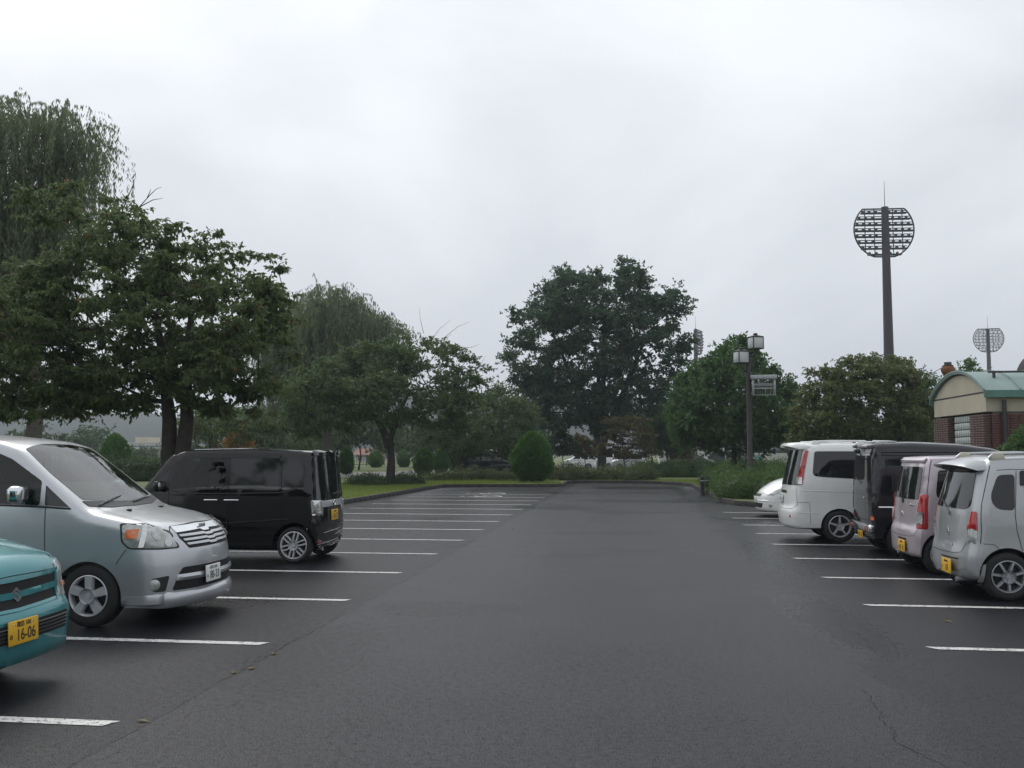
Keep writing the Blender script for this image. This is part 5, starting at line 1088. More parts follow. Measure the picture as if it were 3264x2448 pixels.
def shrub(label, domes, lm, leaf=(.09,.045), dens=420, group=None, name='shrub', stems=True, loose=.0, cat='shrub'):
    """domes: (x, y, rx, ry, height)"""
    x0, y0 = domes[0][:2]; root = empty(name, (x0, y0, GZ-.02)); props(root, label, cat, group)
    LV = []; CV, CF = [], []; st = MB()
    for i, (x, y, rx, ry, h_) in enumerate(domes):
        V, F = dome_core([(1., .02), (1.02, .25), (.93, .55), (.70, .82), (.35, .97), (.05, 1.0)], 16, .10, i + int(abs(x)*10))
        o = len(CV); k = .80 - loose; CV += [(x-x0 + a*rx*k, y-y0 + b*ry*k, c*h_*k) for a, b, c in V]; CF += [tuple(j+o for j in f_) for f_ in F]
        n = int(dens*(rx*ry*3.1 + 2.2*(rx+ry)*h_)); u = unit(n); u[:,2] = np.abs(u[:,2]); u[:,2] = u[:,2]**.8
        s = rng.uniform(.72 - loose, 1.06 + loose*.4, (n, 1)); lump = 1 + .10*np.sin(u[:, :1]*6 + i) + .10*np.sin(u[:, 1:2]*7 + i*2)
        p = u*s*lump*np.array([rx, ry, h_]) + np.array([x-x0, y-y0, 0.02]); LV.append(leaf_quads(p, u*.6 + unit(n)*1.0 + np.array([0,0,.1]), leaf[0], leaf[1]))
        for q in range(5):
            a = random.uniform(0, 6.28); st.tube([(x-x0, y-y0, 0), (x-x0+rx*.5*math.cos(a), y-y0+ry*.5*math.sin(a), h_*.7)], [.018,.008], 4)
    st.build('stem', M_BARK, root)
    obj('inner_foliage', mesh('inner_foliage', CV, CF, lm, True, 0), root)
    obj('foliage', quads_mesh('foliage', np.concatenate(LV), lm), root); return root

G_CHERRY = leafmat('leaf_cherry', (.080,.130,.054), (.168,.212,.082), (.34,.085,.02), trans=.58)
G_CHERRY2 = leafmat('leaf_cherry_far', (.060,.112,.042), (.135,.195,.068), (.20,.13,.04))
G_WILLOW = leafmat('leaf_willow', (.130,.172,.090), (.215,.260,.140))
G_ZELK = leafmat('leaf_zelkova', (.040,.094,.050), (.090,.155,.076))
G_CAMPH = leafmat('leaf_camphor', (.044,.115,.032), (.108,.195,.056))
G_YELLOW = leafmat('leaf_autumn_cherry', (.088,.122,.044), (.178,.205,.072), (.28,.17,.05))
G_BROWN = leafmat('leaf_maple', (.100,.094,.042), (.165,.148,.062))
G_THUJA = leafmat('leaf_thuja', (.050,.140,.020), (.110,.230,.044), trans=.4)
G_HEDGE = leafmat('leaf_hedge', (.048,.104,.026), (.112,.185,.050))
G_HEDGE2 = leafmat('leaf_azalea', (.068,.100,.034), (.138,.168,.056), (.19,.12,.05))
G_ORANGE = leafmat('leaf_orange', (.22,.13,.026), (.34,.19,.036))
G_DARK = leafmat('leaf_dark', (.042,.084,.034), (.094,.142,.056))

def build_trees():
    # near cherry with two stems
    y = 19.5; bx = gx(378, y)
    tree('cherry_tree', 'near two-stemmed cherry tree behind the black car, a few leaves turned red', 378, y,
         [(-260,770),(-120,660),(60,590),(150,500),(205,430),(255,412),(290,440),(330,495),(375,492),(402,478),(430,515),(470,508),(505,525),(530,545),(575,536),(600,545),(560,575),(540,590),(575,612),(620,618),(655,605),(625,650),(605,700),(640,745),(645,800),(600,845),(560,890),(510,890),(450,905),(430,880),(400,868),(350,872),(325,888),(285,895),(220,870),(130,915),(95,950),(40,915),(15,870),(-120,880),(-240,840)],
         2.6, 640, .40, (.112,.048), G_CHERRY, n_sp=8, n_lf=11, flat=.42, droop=.9, r0=.25, clumps=120, cr=.72, r_tip=.0095, power=.40, r_stem=.20,
         stems=[{'pts': [(.12,0,0),(.02,0,.7),(-.13,.02,1.5),(-.17,.05,2.3),(-.35,.1,3.4),(-.6,.2,4.6)]}, {'pts': [(.18,.05,.1),(.16,.02,.8),(.16,.0,1.5),(.27,-.05,2.3),(.25,-.1,3.3),(.35,-.1,4.6)]}],
         bare=[[at(270,500,y), at(300,448,y), at(325,420,y), at(338,408,y), at(349,404,y)], [at(300,448,y), at(330,432,y), at(352,428,y)], [at(318,428,y), at(326,408,y)], [at(262,460,y), at(285,405,y), at(292,385,y)]])
    # big willow behind it
    willow('willow_tree', 'tall weeping willow at the left edge behind the near cherry tree', 60, 33,
           [(-330,420),(-200,290),(-60,225),(40,215),(120,215),(165,228),(190,262),(225,282),(236,305),(205,325),(160,335),(140,420),(110,520),(40,640),(-100,700),(-300,640)], 3.4, 250, G_WILLOW, (1.2, 5.0), n_st=12, per=42, leaf=(.21,.040))
    willow('willow_tree', 'second weeping willow further off behind the middle cherry tree', 700, 62,
           [(560,760),(590,680),(640,630),(690,612),(730,612),(780,640),(800,670),(850,690),(868,712),(840,730),(800,760),(760,800),(620,830)], 3.4, 130, G_WILLOW, (2.0, 5.0), n_st=13, per=46, leaf=(.26,.048), stem_h=.5)
    # cherry further along the verge
    y = 46
    tree('cherry_tree', 'cherry tree on the mown verge with bare twigs sticking out of its top', 843, y,
         [(600,900),(610,840),(650,790),(700,775),(760,745),(800,750),(850,735),(885,712),(915,720),(940,745),(985,752),(1030,785),(1020,800),(1055,830),(1000,838),(1040,870),(1000,890),(1020,930),(960,925),(900,905),(860,925),(800,900),(760,940),(700,930),(640,950)],
         3.2, 280, .60, (.15,.072), G_CHERRY2, clumps=60, cr=1.05, n_sp=9, n_lf=11, flat=.5, r_tip=.014, power=.40, r_stem=.24,
         r0=.25, stems=[{'pts': [(0,0,0),(.06,0,1.2),(-.02,0,2.2),(.35,.1,3.4),(.9,.2,4.6)]}, {'pts': [(-.02,0,1.9),(-.5,.1,2.9),(-1.2,.1,3.9)]}],
         bare=[[at(925,745,y), at(950,710,y), at(975,690,y)], [at(940,745,y), at(990,705,y), at(1015,695,y)], [at(950,740,y), at(975,722,y)], [at(915,720,y), at(908,690,y), at(906,665,y)], [at(985,752,y), at(1020,750,y), at(1038,742,y)], [at(1010,800,y), at(1040,785,y), at(1048,770,y)], [at(915,740,y), at(900,715,y)]])
    tree('cherry_tree', 'low dark cherry crown filling the gap right of the verge cherry tree', 985, 58,
         [(930,960),(900,930),(960,900),(1000,880),(1050,850),(1080,835),(1110,850),(1140,880),(1160,930),(1150,970),(1080,985),(1000,985)], 3., 110, .7, (.17,.085), G_CHERRY2, n_sp=9, n_lf=10, r_tip=.014, r_stem=.2,
         stems=[{'pts': [(0,0,0),(.3,0,1.2),(.8,0,2.2),(1.4,0,3.0)]}, {'pts': [(0,0,.2),(-.3,0,1.2),(-.8,0,2.2)]}])
    tree('broadleaf_tree', 'dark broadleaf tree between the verge cherries and the big zelkova', 1085, 80,
         [(1030,900),(1050,850),(1075,832),(1095,850),(1120,865),(1160,900),(1180,960),(1130,990),(1060,990),(1030,960)], 2.6, 70, .85, (.22,.11), G_DARK, n_sp=8, n_lf=9, r_tip=.016)
    tree('cherry_tree', 'small cherry tree with an orange tuft seen beyond the black car roof', 440, 44,
         [(395,930),(400,890),(450,870),(520,880),(590,900),(600,935),(550,945),(520,960),(470,930),(430,945)], 2.2, 60, .5, (.13,.065), G_CHERRY, r_tip=.014, r_stem=.14, n_sp=8, n_lf=9,
         stems=[{'pts': [(0,0,0),(.1,0,1.1),(.35,0,2.1),(.5,0,2.9)]}, {'pts': [(0,0,.8),(-.2,0,1.5),(-.5,0,2.3)]}])
    tree('maple_shrub', 'small orange-brown tree left of the trunk gap above the black car roof', 513, 60, [(480,960),(490,930),(515,915),(540,935),(545,965),(515,975)], 1.1, 22, .45, (.14,.08), G_ORANGE, n_sp=8, n_lf=8, r_tip=.012)
    tree('broadleaf_tree', 'leafy tree filling the background above the rear half of the black car', 640, 72, [(555,965),(560,915),(600,890),(650,870),(700,880),(720,930),(700,975),(620,980)], 2.4, 60, .8, (.2,.1), G_CAMPH, n_sp=8, n_lf=8, r_tip=.014)
    tree('broadleaf_tree', 'shaded tree over the road left of the verge cherry trunk', 775, 84, [(690,960),(700,900),(760,880),(820,900),(850,940),(830,960),(780,955),(720,975)], 2.8, 70, .9, (.22,.11), G_DARK, n_sp=8, n_lf=9, r_tip=.016, r_stem=.24)
    for lab, px, y_, ol, lm_ in (
        ('green tree crown behind the gap between the verge cherry and the zelkova', 1120, 100, [(1060,985),(1065,930),(1090,890),(1130,875),(1165,900),(1185,940),(1180,985)], G_CHERRY2),
        ('green tree crown low behind the verge cherry tree, right side', 960, 92, [(880,985),(885,930),(920,890),(975,880),(1020,895),(1050,935),(1050,985)], G_DARK),
        ('green tree crown behind the far side of the road, above the conifers', 880, 104, [(800,975),(810,925),(850,895),(900,900),(930,940),(925,975)], G_CHERRY2),
        ('leafy low tree right of the near cherry trunk above the black car roof', 520, 70, [(405,960),(415,915),(455,890),(520,885),(580,900),(600,950),(580,985),(450,985)], G_CHERRY2),
        ('olive tree behind the gap between near cherry and middle willow', 610, 90, [(540,985),(545,925),(580,890),(640,880),(690,900),(700,985)], G_HEDGE2),
        ('leafy tree beyond the road behind the rear of the black car', 720, 100, [(640,975),(650,925),(690,895),(740,900),(775,935),(770,965)], G_CAMPH)):
        tree('broadleaf_tree', lab, px, y_, ol, 3.0, 60, 1.0, (.28,.14), lm_, n_sp=7, n_lf=8, r_tip=.016, r0=.16)
    # zelkova in the middle
    y = 70
    tree('zelkova_tree', 'big spreading zelkova tree rising alone in the middle of the picture', 1300, y,
         [(1085,760),(1098,715),(1130,665),(1150,625),(1185,590),(1205,578),(1240,590),(1262,608),(1280,582),(1310,578),(1340,582),(1365,568),(1395,590),(1400,625),(1420,650),(1430,625),(1470,622),(1490,650),(1478,700),(1500,735),(1490,790),(1460,815),(1440,870),(1420,905),(1330,930),(1250,940),(1180,930),(1130,890),(1140,850),(1100,830),(1110,800)],
         4.8, 640, .80, (.22,.11), G_ZELK, n_sp=8, n_lf=10, clumps=130, cr=1.3, flat=.6, r_tip=.020, power=.42, r_stem=.36, droop=.4, r0=.36,
         stems=[{'pts': [(0,0,0),(.0,0,2.0),(.1,0,4.5),(.15,0,7.5),(.2,0,11.5)]}, {'pts': [(0,0,2.2),(-.9,0,4.2),(-2.2,.5,7.2),(-3.2,.8,9.5)]}, {'pts': [(0,0,2.4),(1.0,-.3,4.4),(2.2,-.5,7.4),(3.2,-.6,9.8)]}, {'pts': [(0,0,2.6),(-.2,1.2,5.0),(-.3,2.,8.5)]}])
    # dense round tree behind the lamp
    tree('camphor_tree', 'dense round evergreen tree behind the lamp post', 1590, 52,
         [(1448,900),(1460,860),(1470,820),(1500,790),(1535,770),(1570,745),(1600,732),(1640,760),(1660,795),(1700,815),(1720,850),(1712,900),(1700,950),(1640,975),(1560,975),(1480,965),(1450,940)],
         3.2, 260, .62, (.16,.08), G_CAMPH, n_sp=10, n_lf=12, flat=.85, droop=.45, r_tip=.012, power=.40, r_stem=.16, r0=.17,
         stems=[{'pts': [(-.1,0,0),(-.12,0,1.6),(-.1,0,3.2),(0,0,5)]}, {'pts': [(-.1,0,.3),(.5,0,.9),(.9,0,1.8),(.9,0,3.2)]}])
    # yellowing cherry on the right
    tree('cherry_tree', 'yellowing cherry tree between the lamp post and the brick building', 1860, 42,
         [(1715,960),(1715,880),(1745,850),(1735,815),(1790,790),(1830,780),(1870,775),(1905,785),(1950,775),(1985,800),(1990,830),(2010,860),(2012,920),(2010,965),(1860,980)], 2.4, 230, .5, (.13,.062), G_YELLOW, n_sp=10, n_lf=11, flat=.6, r_tip=.011, power=.40, r_stem=.16, trunk_top=.35)
    tree('broadleaf_tree', 'green tree between the yellowing cherry and the brick building gable', 1995, 50, [(1965,960),(1960,880),(1975,835),(2000,815),(2030,830),(2045,870),(2050,960)], 2., 70, .6, (.15,.07), G_CAMPH, n_sp=9, n_lf=9, r_tip=.013)
    tree('broadleaf_tree', 'tree top peeping over the green roof beside the distant tower', 2095, 60, [(2035,830),(2055,800),(2085,775),(2100,790),(2120,800),(2145,795),(2150,830)], 1.6, 26, .5, (.15,.07), G_CAMPH, n_sp=8, n_lf=8, r_tip=.013)
    tree('broadleaf_tree', 'bushy tree at the right edge in front of the brick building', 2215, 24.3, [(2178,1010),(2180,965),(2192,945),(2215,930),(2260,930),(2300,980),(2290,1020)], .8, 40, .26, (.10,.05), G_CAMPH, n_sp=9, n_lf=9, r_tip=.010)
    # slender trees in the belt before the far car park
    tree('maple_tree', 'brownish layered maple tree before the far parked cars', 1345, 62,
         [(1288,985),(1295,950),(1320,935),(1310,908),(1345,900),(1395,905),(1410,940),(1400,960),(1410,985),(1350,992)], 1.4, 60, .5, (.15,.07), G_BROWN, flat=.22, n_sp=9, n_lf=9, r_tip=.012, r_stem=.07)
    tree('young_tree', 'thin young tree right behind the round clipped conifer', 1214, 72, [(1180,985),(1185,945),(1210,925),(1240,940),(1250,980)], 1.2, 34, .55, (.17,.08), G_DARK, flat=.4, r_tip=.012, r_stem=.06)
    tree('young_tree', 'thin brown young tree left of the layered maple', 1262, 76, [(1235,985),(1240,950),(1265,935),(1290,960),(1290,988)], 1.2, 32, .55, (.17,.08), G_BROWN, flat=.35, r_tip=.012, r_stem=.06)
    tree('young_tree', 'light green young tree right of the layered maple', 1405, 74, [(1385,960),(1388,915),(1408,895),(1428,920),(1440,960),(1420,985)], 1.3, 36, .5, (.17,.08), G_HEDGE, flat=.6, r_tip=.012, r_stem=.06)
    tree('young_tree', 'dark tree with visible trunk left of the dense round tree', 1437, 66, [(1420,960),(1415,910),(1440,880),(1470,900),(1480,960),(1460,975)], 1.5, 50, .55, (.17,.08), G_DARK, flat=.6, r_tip=.014, r_stem=.10)
    tree('young_tree', 'rusty brown young tree under the dense round tree left side', 1475, 70, [(1450,990),(1450,960),(1475,945),(1500,965),(1495,990)], 1.0, 24, .45, (.15,.08), G_BROWN, flat=.5, r_tip=.012, r_stem=.07)
    # clipped conifers
    for lab, px, y_, h_, w_ in (('clipped egg-shaped conifer standing alone at the far end of the lot', 1150, 50.5, 2.62, 2.05), ('clipped conifer seen between the silver minivan roof and the black car', 248, 60, 2.8, 1.85), ('clipped conifer right behind the rear window of the black car', 748, 66, 2.0, 1.0),
                                ('small round clipped conifer across the road left of the verge cherry trunk', 812, 96, 1.75, 1.5), ('clipped conifer right of the verge cherry trunk', 915, 62, 1.95, 1.2), ('slim clipped conifer second right of the verge cherry trunk', 952, 70, 1.9, 1.1), ('clipped conifer just left of the far black minivan', 985, 76, 2.3, 1.3),
                                ('small clipped conifer touching the verge cherry trunk on its right', 872, 98, 1.8, 1.3)):
        thuja(lab, px, y_, h_, w_, G_THUJA, 11000 if y_ < 55 else 4500)
    # shrubs
    X = gx
    for lab, ds, lm, lf in (
        ('dark low shrub at the foot of the verge cherry tree, left of its trunk', [(X(790,45),45,.9,.6,.55),(X(815,44.5),44.5,.6,.5,.5)], G_DARK, (.11,.05)),
        ('dark low shrub at the foot of the verge cherry tree, right of its trunk', [(X(875,46),46,.7,.5,.6),(X(898,46.5),46.5,.5,.5,.5)], G_DARK, (.11,.05)),
        ('round azalea bush just right of the egg-shaped conifer', [(X(1215,54.5),54.5,1.1,.7,.95),(X(1250,55),55,.9,.7,.85)], G_HEDGE2, (.12,.05)),
        ('brownish azalea bushes in front of the layered maple', [(X(1300,55),55,1.0,.7,.75),(X(1340,55.5),55.5,.9,.6,.8)], G_HEDGE2, (.12,.05)),
        ('azalea bush at the far kerb under the zelkova', [(X(1372,54.6),54.6,.9,.6,.8),(X(1398,55.2),55.2,.7,.6,.85)], G_HEDGE2, (.12,.05)),
        ('low clipped hedge running behind the far right lawn', [(X(1430,62),62,1.3,.7,.95),(X(1470,62),62,1.4,.7,1.0),(X(1515,62),62,1.4,.7,1.05),(X(1560,62),62,1.5,.7,1.05),(X(1610,62),62,1.6,.7,1.1),(X(1665,62),62,1.7,.7,1.15)], G_HEDGE, (.12,.05)),
        ('leafy bush directly behind the black bollards', [(X(1552,43),43,.8,.8,1.0),(X(1575,42),42,.8,.7,1.05)], G_HEDGE, (.10,.045)),
        ('large spreading shrub at the corner of the right kerb before the lamp', [(X(1600,34),34,.95,.8,.85),(X(1635,34),34,1.0,.8,.8),(X(1665,33.5),33.5,1.0,.8,.8),(X(1705,34),34,1.1,.8,.9)], G_HEDGE, (.10,.045)),
        ('dark shrub round the foot of the lamp post', [(X(1600,37.2),37.2,1.2,.8,.95),(X(1645,37.5),37.5,1.2,.9,1.0),(X(1690,38),38,1.3,.9,1.05)], G_HEDGE, (.10,.045)),
        ('shrub behind the low-nosed white minivan', [(X(1720,36),36,1.2,.9,1.2),(X(1770,37),37,1.4,.9,1.3),(X(1830,38),38,1.5,.9,1.3)], G_HEDGE, (.10,.045)),
        ('thin weedy row of plants in front of the far black minivan', [(X(945,52),52,1.0,.4,.55),(X(985,52.5),52.5,1.0,.4,.7),(X(1025,53),53,1.0,.4,.75),(X(1065,53),53,1.0,.4,.65),(X(1100,53),53,.8,.4,.55)], G_HEDGE2, (.13,.035)),
        ('bush on the far verge left, in front of the pale block', [(X(300,66),66,1.6,.8,1.1),(X(330,64),64,1.2,.7,1.0),(X(270,68),68,1.3,.8,.9)], G_HEDGE, (.14,.06)),
        ('dark hedge row on the left verge seen behind the cars', [(X(170,50),50,1.8,.7,1.2),(X(235,50),50,1.7,.7,1.15),(X(300,50),50,1.7,.7,1.25),(X(365,50),50,1.7,.7,1.2),(X(430,50),50,1.7,.7,1.1),(X(500,50),50,1.7,.7,1.2),(X(570,50),50,1.8,.7,1.15),(X(640,50),50,1.8,.7,1.2)], G_DARK, (.13,.06)),
        ('yellow-green bush top behind the far hedge', [(X(1395,78),78,1.2,.6,.95),(X(1450,80),80,1.3,.6,.9)], G_HEDGE, (.14,.06))):
        shrub(lab, ds, lm, (lf[0]*.8, lf[1]*1.05), dens=380, group='shrubs in the planting beds', loose=.08 if lm is G_HEDGE2 else .0)
    # the wood that closes the view behind
    Vw = []; tr = MB()
    for i in range(70):
        px = random.uniform(-300, 1150) if i < 40 else random.uniform(1690, 2500); y_ = random.uniform(112, 150); top = random.uniform(905, 945) if px < 1150 else random.uniform(880, 930)
        if 215 < px < 560: top = random.uniform(968, 985)
        h_ = at(px, top, y_).z - GZ; x_ = gx(px, y_); tr.tube([(x_, y_, GZ), (x_, y_, h_*.6)], [.2,.1], 5)
        C = np.array([x_, y_, GZ + h_*.58]) + unit(22)*np.array([h_*.45, h_*.4, h_*.42])*rng.uniform(.3, 1, (22, 1)); Vw.append(sprays(C, 1.1, .7, 7, 7, .42, .22))
    o = obj('far_wood', quads_mesh('far_wood', np.concatenate(Vw), G_DARK)); props(o, 'wood of far trees closing the view behind the car park', 'trees', kind='stuff')
    tr.build('trunks', M_BARK, o)
    # trees behind the viewer, seen only mirrored in glass and paint
    Vb = []; tb = MB()
    for i in range(16):
        x_ = -34 + i*4.6 + random.uniform(-1, 1); y_ = random.uniform(-44, -30); h_ = random.uniform(8, 14); tb.tube([(x_, y_, GZ), (x_, y_, h_*.6)], [.22,.1], 6)
        C = np.array([x_, y_, GZ + h_*.55]) + unit(26)*np.array([h_*.26, h_*.26, h_*.45])*rng.uniform(.3, 1, (26, 1)); Vb.append(sprays(C, 1.2, .8, 7, 7, .55, .30))
    o = obj('wood_behind', quads_mesh('wood_behind', np.concatenate(Vb), G_DARK)); props(o, 'row of tall trees behind the viewer, mirrored in the car windows', 'trees', kind='stuff'); tb.build('trunks', M_BARK, o)
    # hills
    xs = np.linspace(-1450, 700, 160); rows = []
    for j, (yy, k) in enumerate(((390, 0.), (440, .45), (490, .85), (550, 1.))):
        hgt = 37 + 10*np.sin(xs/190 + .6) + 5*np.sin(xs/83 + 2) + 3*np.sin(xs/31) + 1.2*np.sin(xs/11 + j) + .8*np.sin(xs/5.3 + 2*j); hgt *= np.clip((330 - xs)/500, .10, 1)
        rows.append(np.column_stack([xs, np.full_like(xs, yy), hgt*k - (5 if j == 0 else 0)]))
    V = np.concatenate(rows); n = len(xs); F = [(j*n+i, j*n+i+1, (j+1)*n+i+1, (j+1)*n+i) for j in range(3) for i in range(n-1)]
    props(obj('hills', fastmesh('hills', V, F, mat('far_forest', (.028,.042,.030), 1., var=.4, scale=.02, bump=.0), True)), kind='structure')
# ---------------------------------------------------------------- brick building with vaulted copper roof
def at_x(px, py, x):
    d = _fw*2090 + _rt*(px - 1106) - _up*(py - 829.5); return Vector(CAM) + d*(x/d.x)
M_BRICK = mat('brick', (.082,.048,.043), .8, vcol2=(.120,.074,.066), scale=3.3, bump=.3, bscale=70, coords='Generated')
M_BRICK2 = mat('brick_dark', (.085,.040,.036), .8, vcol2=(.13,.062,.052), scale=4.3, bump=.3, bscale=70)
M_MORTAR = mat('mortar', (.12,.105,.095), .9, var=.15, scale=20)
M_CREAM = mat('cream_render', (.40,.365,.285), .85, var=.08, scale=1.5, bump=.15, bscale=90)
M_COPPER = mat('green_copper', (.185,.265,.245), .55, vcol2=(.235,.315,.295), scale=1.2, bump=.05)
M_STEELD = mat('dark_steel', (.045,.042,.045), .55, .3, var=.2, scale=3)
M_GBLOCK = mat('glass_block', (.46,.50,.49), .18, var=.12, scale=9, coat=.4)
def build_pavilion():
    X0, YA, YB, XE = 9.34, 27.0, 31.4, 25.0; ZE, ZT, ZB = 3.30, 3.98, 2.76
    root = empty('brick_pavilion', (X0, (YA+YB)/2, GZ)); props(root, 'small brick and cream building with a vaulted green copper roof', 'building')
    o0 = Vector((X0, (YA+YB)/2, GZ))
    def part(mb, name, m, parent=root, smooth=False, ang=35):
        mb.v = [tuple(Vector(p) - o0) for p in mb.v]; return mb.build(name, m, parent, smooth, ang)
    W_ = YB-YA; rise = ZT-.1-ZE; rad = (W_*W_/4 + rise*rise)/(2*rise); zc = ZT-.1-rad; ac = math.asin(W_/2/rad); yc = (YA+YB)/2
    arc = [(yc - rad*math.sin(a), zc + rad*math.cos(a)) for a in np.linspace(ac, -ac, 25)]   # from near eave to far eave
    # walls: dark mortar core, bricks on it, cream band, cream gable
    wall = part(MB().box((X0+.16+(XE-X0-.16)/2, yc, (ZB+GZ)/2-.05), (XE-X0-.16, W_-.04, ZB-GZ+.1)), 'wall', M_MORTAR)
    cream = MB(); cream.box(((X0+XE)/2, yc, (ZB+ZE)/2), (XE-X0+.02, W_+.02, ZE-ZB)); part(cream, 'upper_wall', M_CREAM)
    poly = [(p[0], p[1]) for p in arc]
    for xx, dx in ((X0, .25), (XE-.25, .25)): part(MB().prism(poly[::-1], 0, dx, Matrix(((0,0,1,xx),(1,0,0,0),(0,1,0,0),(0,0,0,1)))), 'gable', M_CREAM)
    part(MB().box((X0-.006, yc, ZE-.02), (.016, W_, .045)), 'string_line', M_STEELD)
    # window opening on the gable face: the recess is left free of bricks, blocks set back in it
    wy0, wy1, wz0, wz1 = 28.35, 29.85, .5, 2.72
    win = part(MB().box((X0+.13, (wy0+wy1)/2, (wz0+wz1)/2), (.02, wy1-wy0, wz1-wz0)), 'window', M_STEELD)
    gbm = None
    ny, nz = 8, 11
    for i in range(ny):
        for j in range(nz):
            p = Vector((X0+.10, wy0 + (i+.5)*(wy1-wy0)/ny, wz0 + (j+.5)*(wz1-wz0)/nz)) - o0
            if gbm is None: o = rbox('glass_block', (.05, (wy1-wy0)/ny-.022, (wz1-wz0)/nz-.022), .010, M_GBLOCK, win, p, seg=1); gbm = o.data
            else: obj('glass_block', gbm, win, p)
    # bricks
    bl, bh = .228, .066; cand = []
    for j in range(int((ZB-GZ)/bh)):
        z = GZ + (j+.5)*bh; sh_ = (j % 2)*bl/2
        for i in range(int(W_/bl)+1):
            y = YA + .02 + sh_ + (i+.5)*bl - (bl/2 if j % 2 else 0)
            if y + bl/2 > YB or (y + bl/2 > wy0 and y - bl/2 < wy1 and wz0 < z < wz1+.04): continue
            cand.append((z, (X0+.05, y, z), 0))
        for i in range(int(9/bl)):
            x = X0 + .12 + (i+.5)*bl + sh_ - (bl/2 if j % 2 else 0)
            cand.append((z if x < 11.2 else -1, (x, YA+.0, z), 1))
    cand.sort(key=lambda c: -c[0]); shown, rest = cand[:300], cand[300:]
    bm_ = {}
    for z, p, k in shown:
        if k not in bm_:
            o = rbox('brick', (.22, bl-.010, bh-.010) if k == 0 else (bl-.010, .10, bh-.010), .004, M_BRICK if k == 0 else M_BRICK2, wall, seg=1); bm_[k] = o.data
        else: o = obj('brick', bm_[k], wall)
        o.location = Vector(p) - o0 + Vector((random.uniform(-.002,.002), random.uniform(-.002,.002), 0))
    mb = MB()
    for z, p, k in rest: mb.box(Vector(p) - o0, (.22, bl-.010, bh-.010) if k == 0 else (bl-.010, .10, bh-.010))
    props(mb.build('lower_bricks', M_BRICK, wall), kind='stuff')
    # roof: bent panels with standing seams, eaves, snow rail
    a2 = ac + .13/rad; arc2 = lambda r_: [(yc - r_*math.sin(a), zc + r_*math.cos(a)) for a in np.linspace(a2, -a2, 27)]
    up, lo = arc2(rad+.10), arc2(rad+.045); pm = None; pw = .92; n = int((XE-X0+.5)/pw); roof = None
    V = [(0, *p) for p in up] + [(pw-.004, *p) for p in up] + [(0, *p) for p in lo] + [(pw-.004, *p) for p in lo]; k = len(up)
    F = [(i, k+i, k+i+1, i+1) for i in range(k-1)] + [(2*k+i, 2*k+i+1, 3*k+i+1, 3*k+i) for i in range(k-1)] + [(i, i+1, 2*k+i+1, 2*k+i) for i in range(k-1)] + [(k+i, 3*k+i, 3*k+i+1, k+i+1) for i in range(k-1)] + [(0, 2*k, 3*k, k), (k-1, 2*k-1, 4*k-1, 3*k-1)]
    pme = mesh('roof_panel', V, F, M_COPPER, True, 30)
    sv = MB(); s_up = arc2(rad+.14)
    for i in range(k-1): sv.add([(-.018, *up[i]), (.018, *up[i]), (.018, *up[i+1]), (-.018, *up[i+1]), (-.014, *s_up[i]), (.014, *s_up[i]), (.014, *s_up[i+1]), (-.014, *s_up[i+1])], [(4,5,6,7),(0,4,7,3),(1,2,6,5)])
    sme = mesh('standing_seam', sv.v, sv.f, M_COPPER, False)
    roof = empty('roof', (0,0,0), 0, root)
    for i in range(n):
        loc = Vector((X0 - .10 + i*pw, 0, 0)) - o0; obj('roof_panel', pme, roof, loc)
        obj('standing_seam', sme, roof, loc + Vector((0,0,.001)))
    ey, ez = up[0]; fy, fz = up[-1]
    for (yy, zz) in ((ey, ez), (fy, fz)): part(MB().box(((X0+XE)/2, yy, zz-.10), (XE-X0+.2, .05, .18)), 'eaves_gutter', mat('green_copper_dark', (.085,.19,.16), .5, var=.15, scale=2), roof)
    ap = up[5]; rail = MB().tube([(X0+.3, ap[0]-.05, ap[1]+.14), (XE, ap[0]-.05, ap[1]+.14)], .028, 8); rl = part(rail, 'snow_rail', M_STEELD, roof)
    for x in np.arange(X0+.45, X0+6, 1.15): part(MB().box((x, ap[0]-.05, ap[1]+.06), (.05,.10,.16)), 'rail_bracket', M_STEELD, rl)
    part(MB().tube([(X0+.42, YA-.10, ez-.25), (X0+.42, YA-.10, GZ)], .055, 10), 'downpipe', M_STEELD, root, True)
    for z in (.9, 1.9, 2.7): part(MB().box((X0+.42, YA-.07, z), (.16,.10,.04)), 'pipe_bracket', M_STEELD)
    dm = MB(); pr = [(12.75 + 1.15*math.cos(a), 3.9 + 1.0*math.sin(a)) for a in np.linspace(0, math.pi, 21)]; dm.prism(pr, -(yc-.9), -(yc+1.8), Matrix(((1,0,0,0),(0,0,-1,0),(0,1,0,0),(0,0,0,1)))); part(dm, 'roof_vault', mat('slate_metal', (.012,.011,.013), .75, .0, var=.2), root, True, 30)

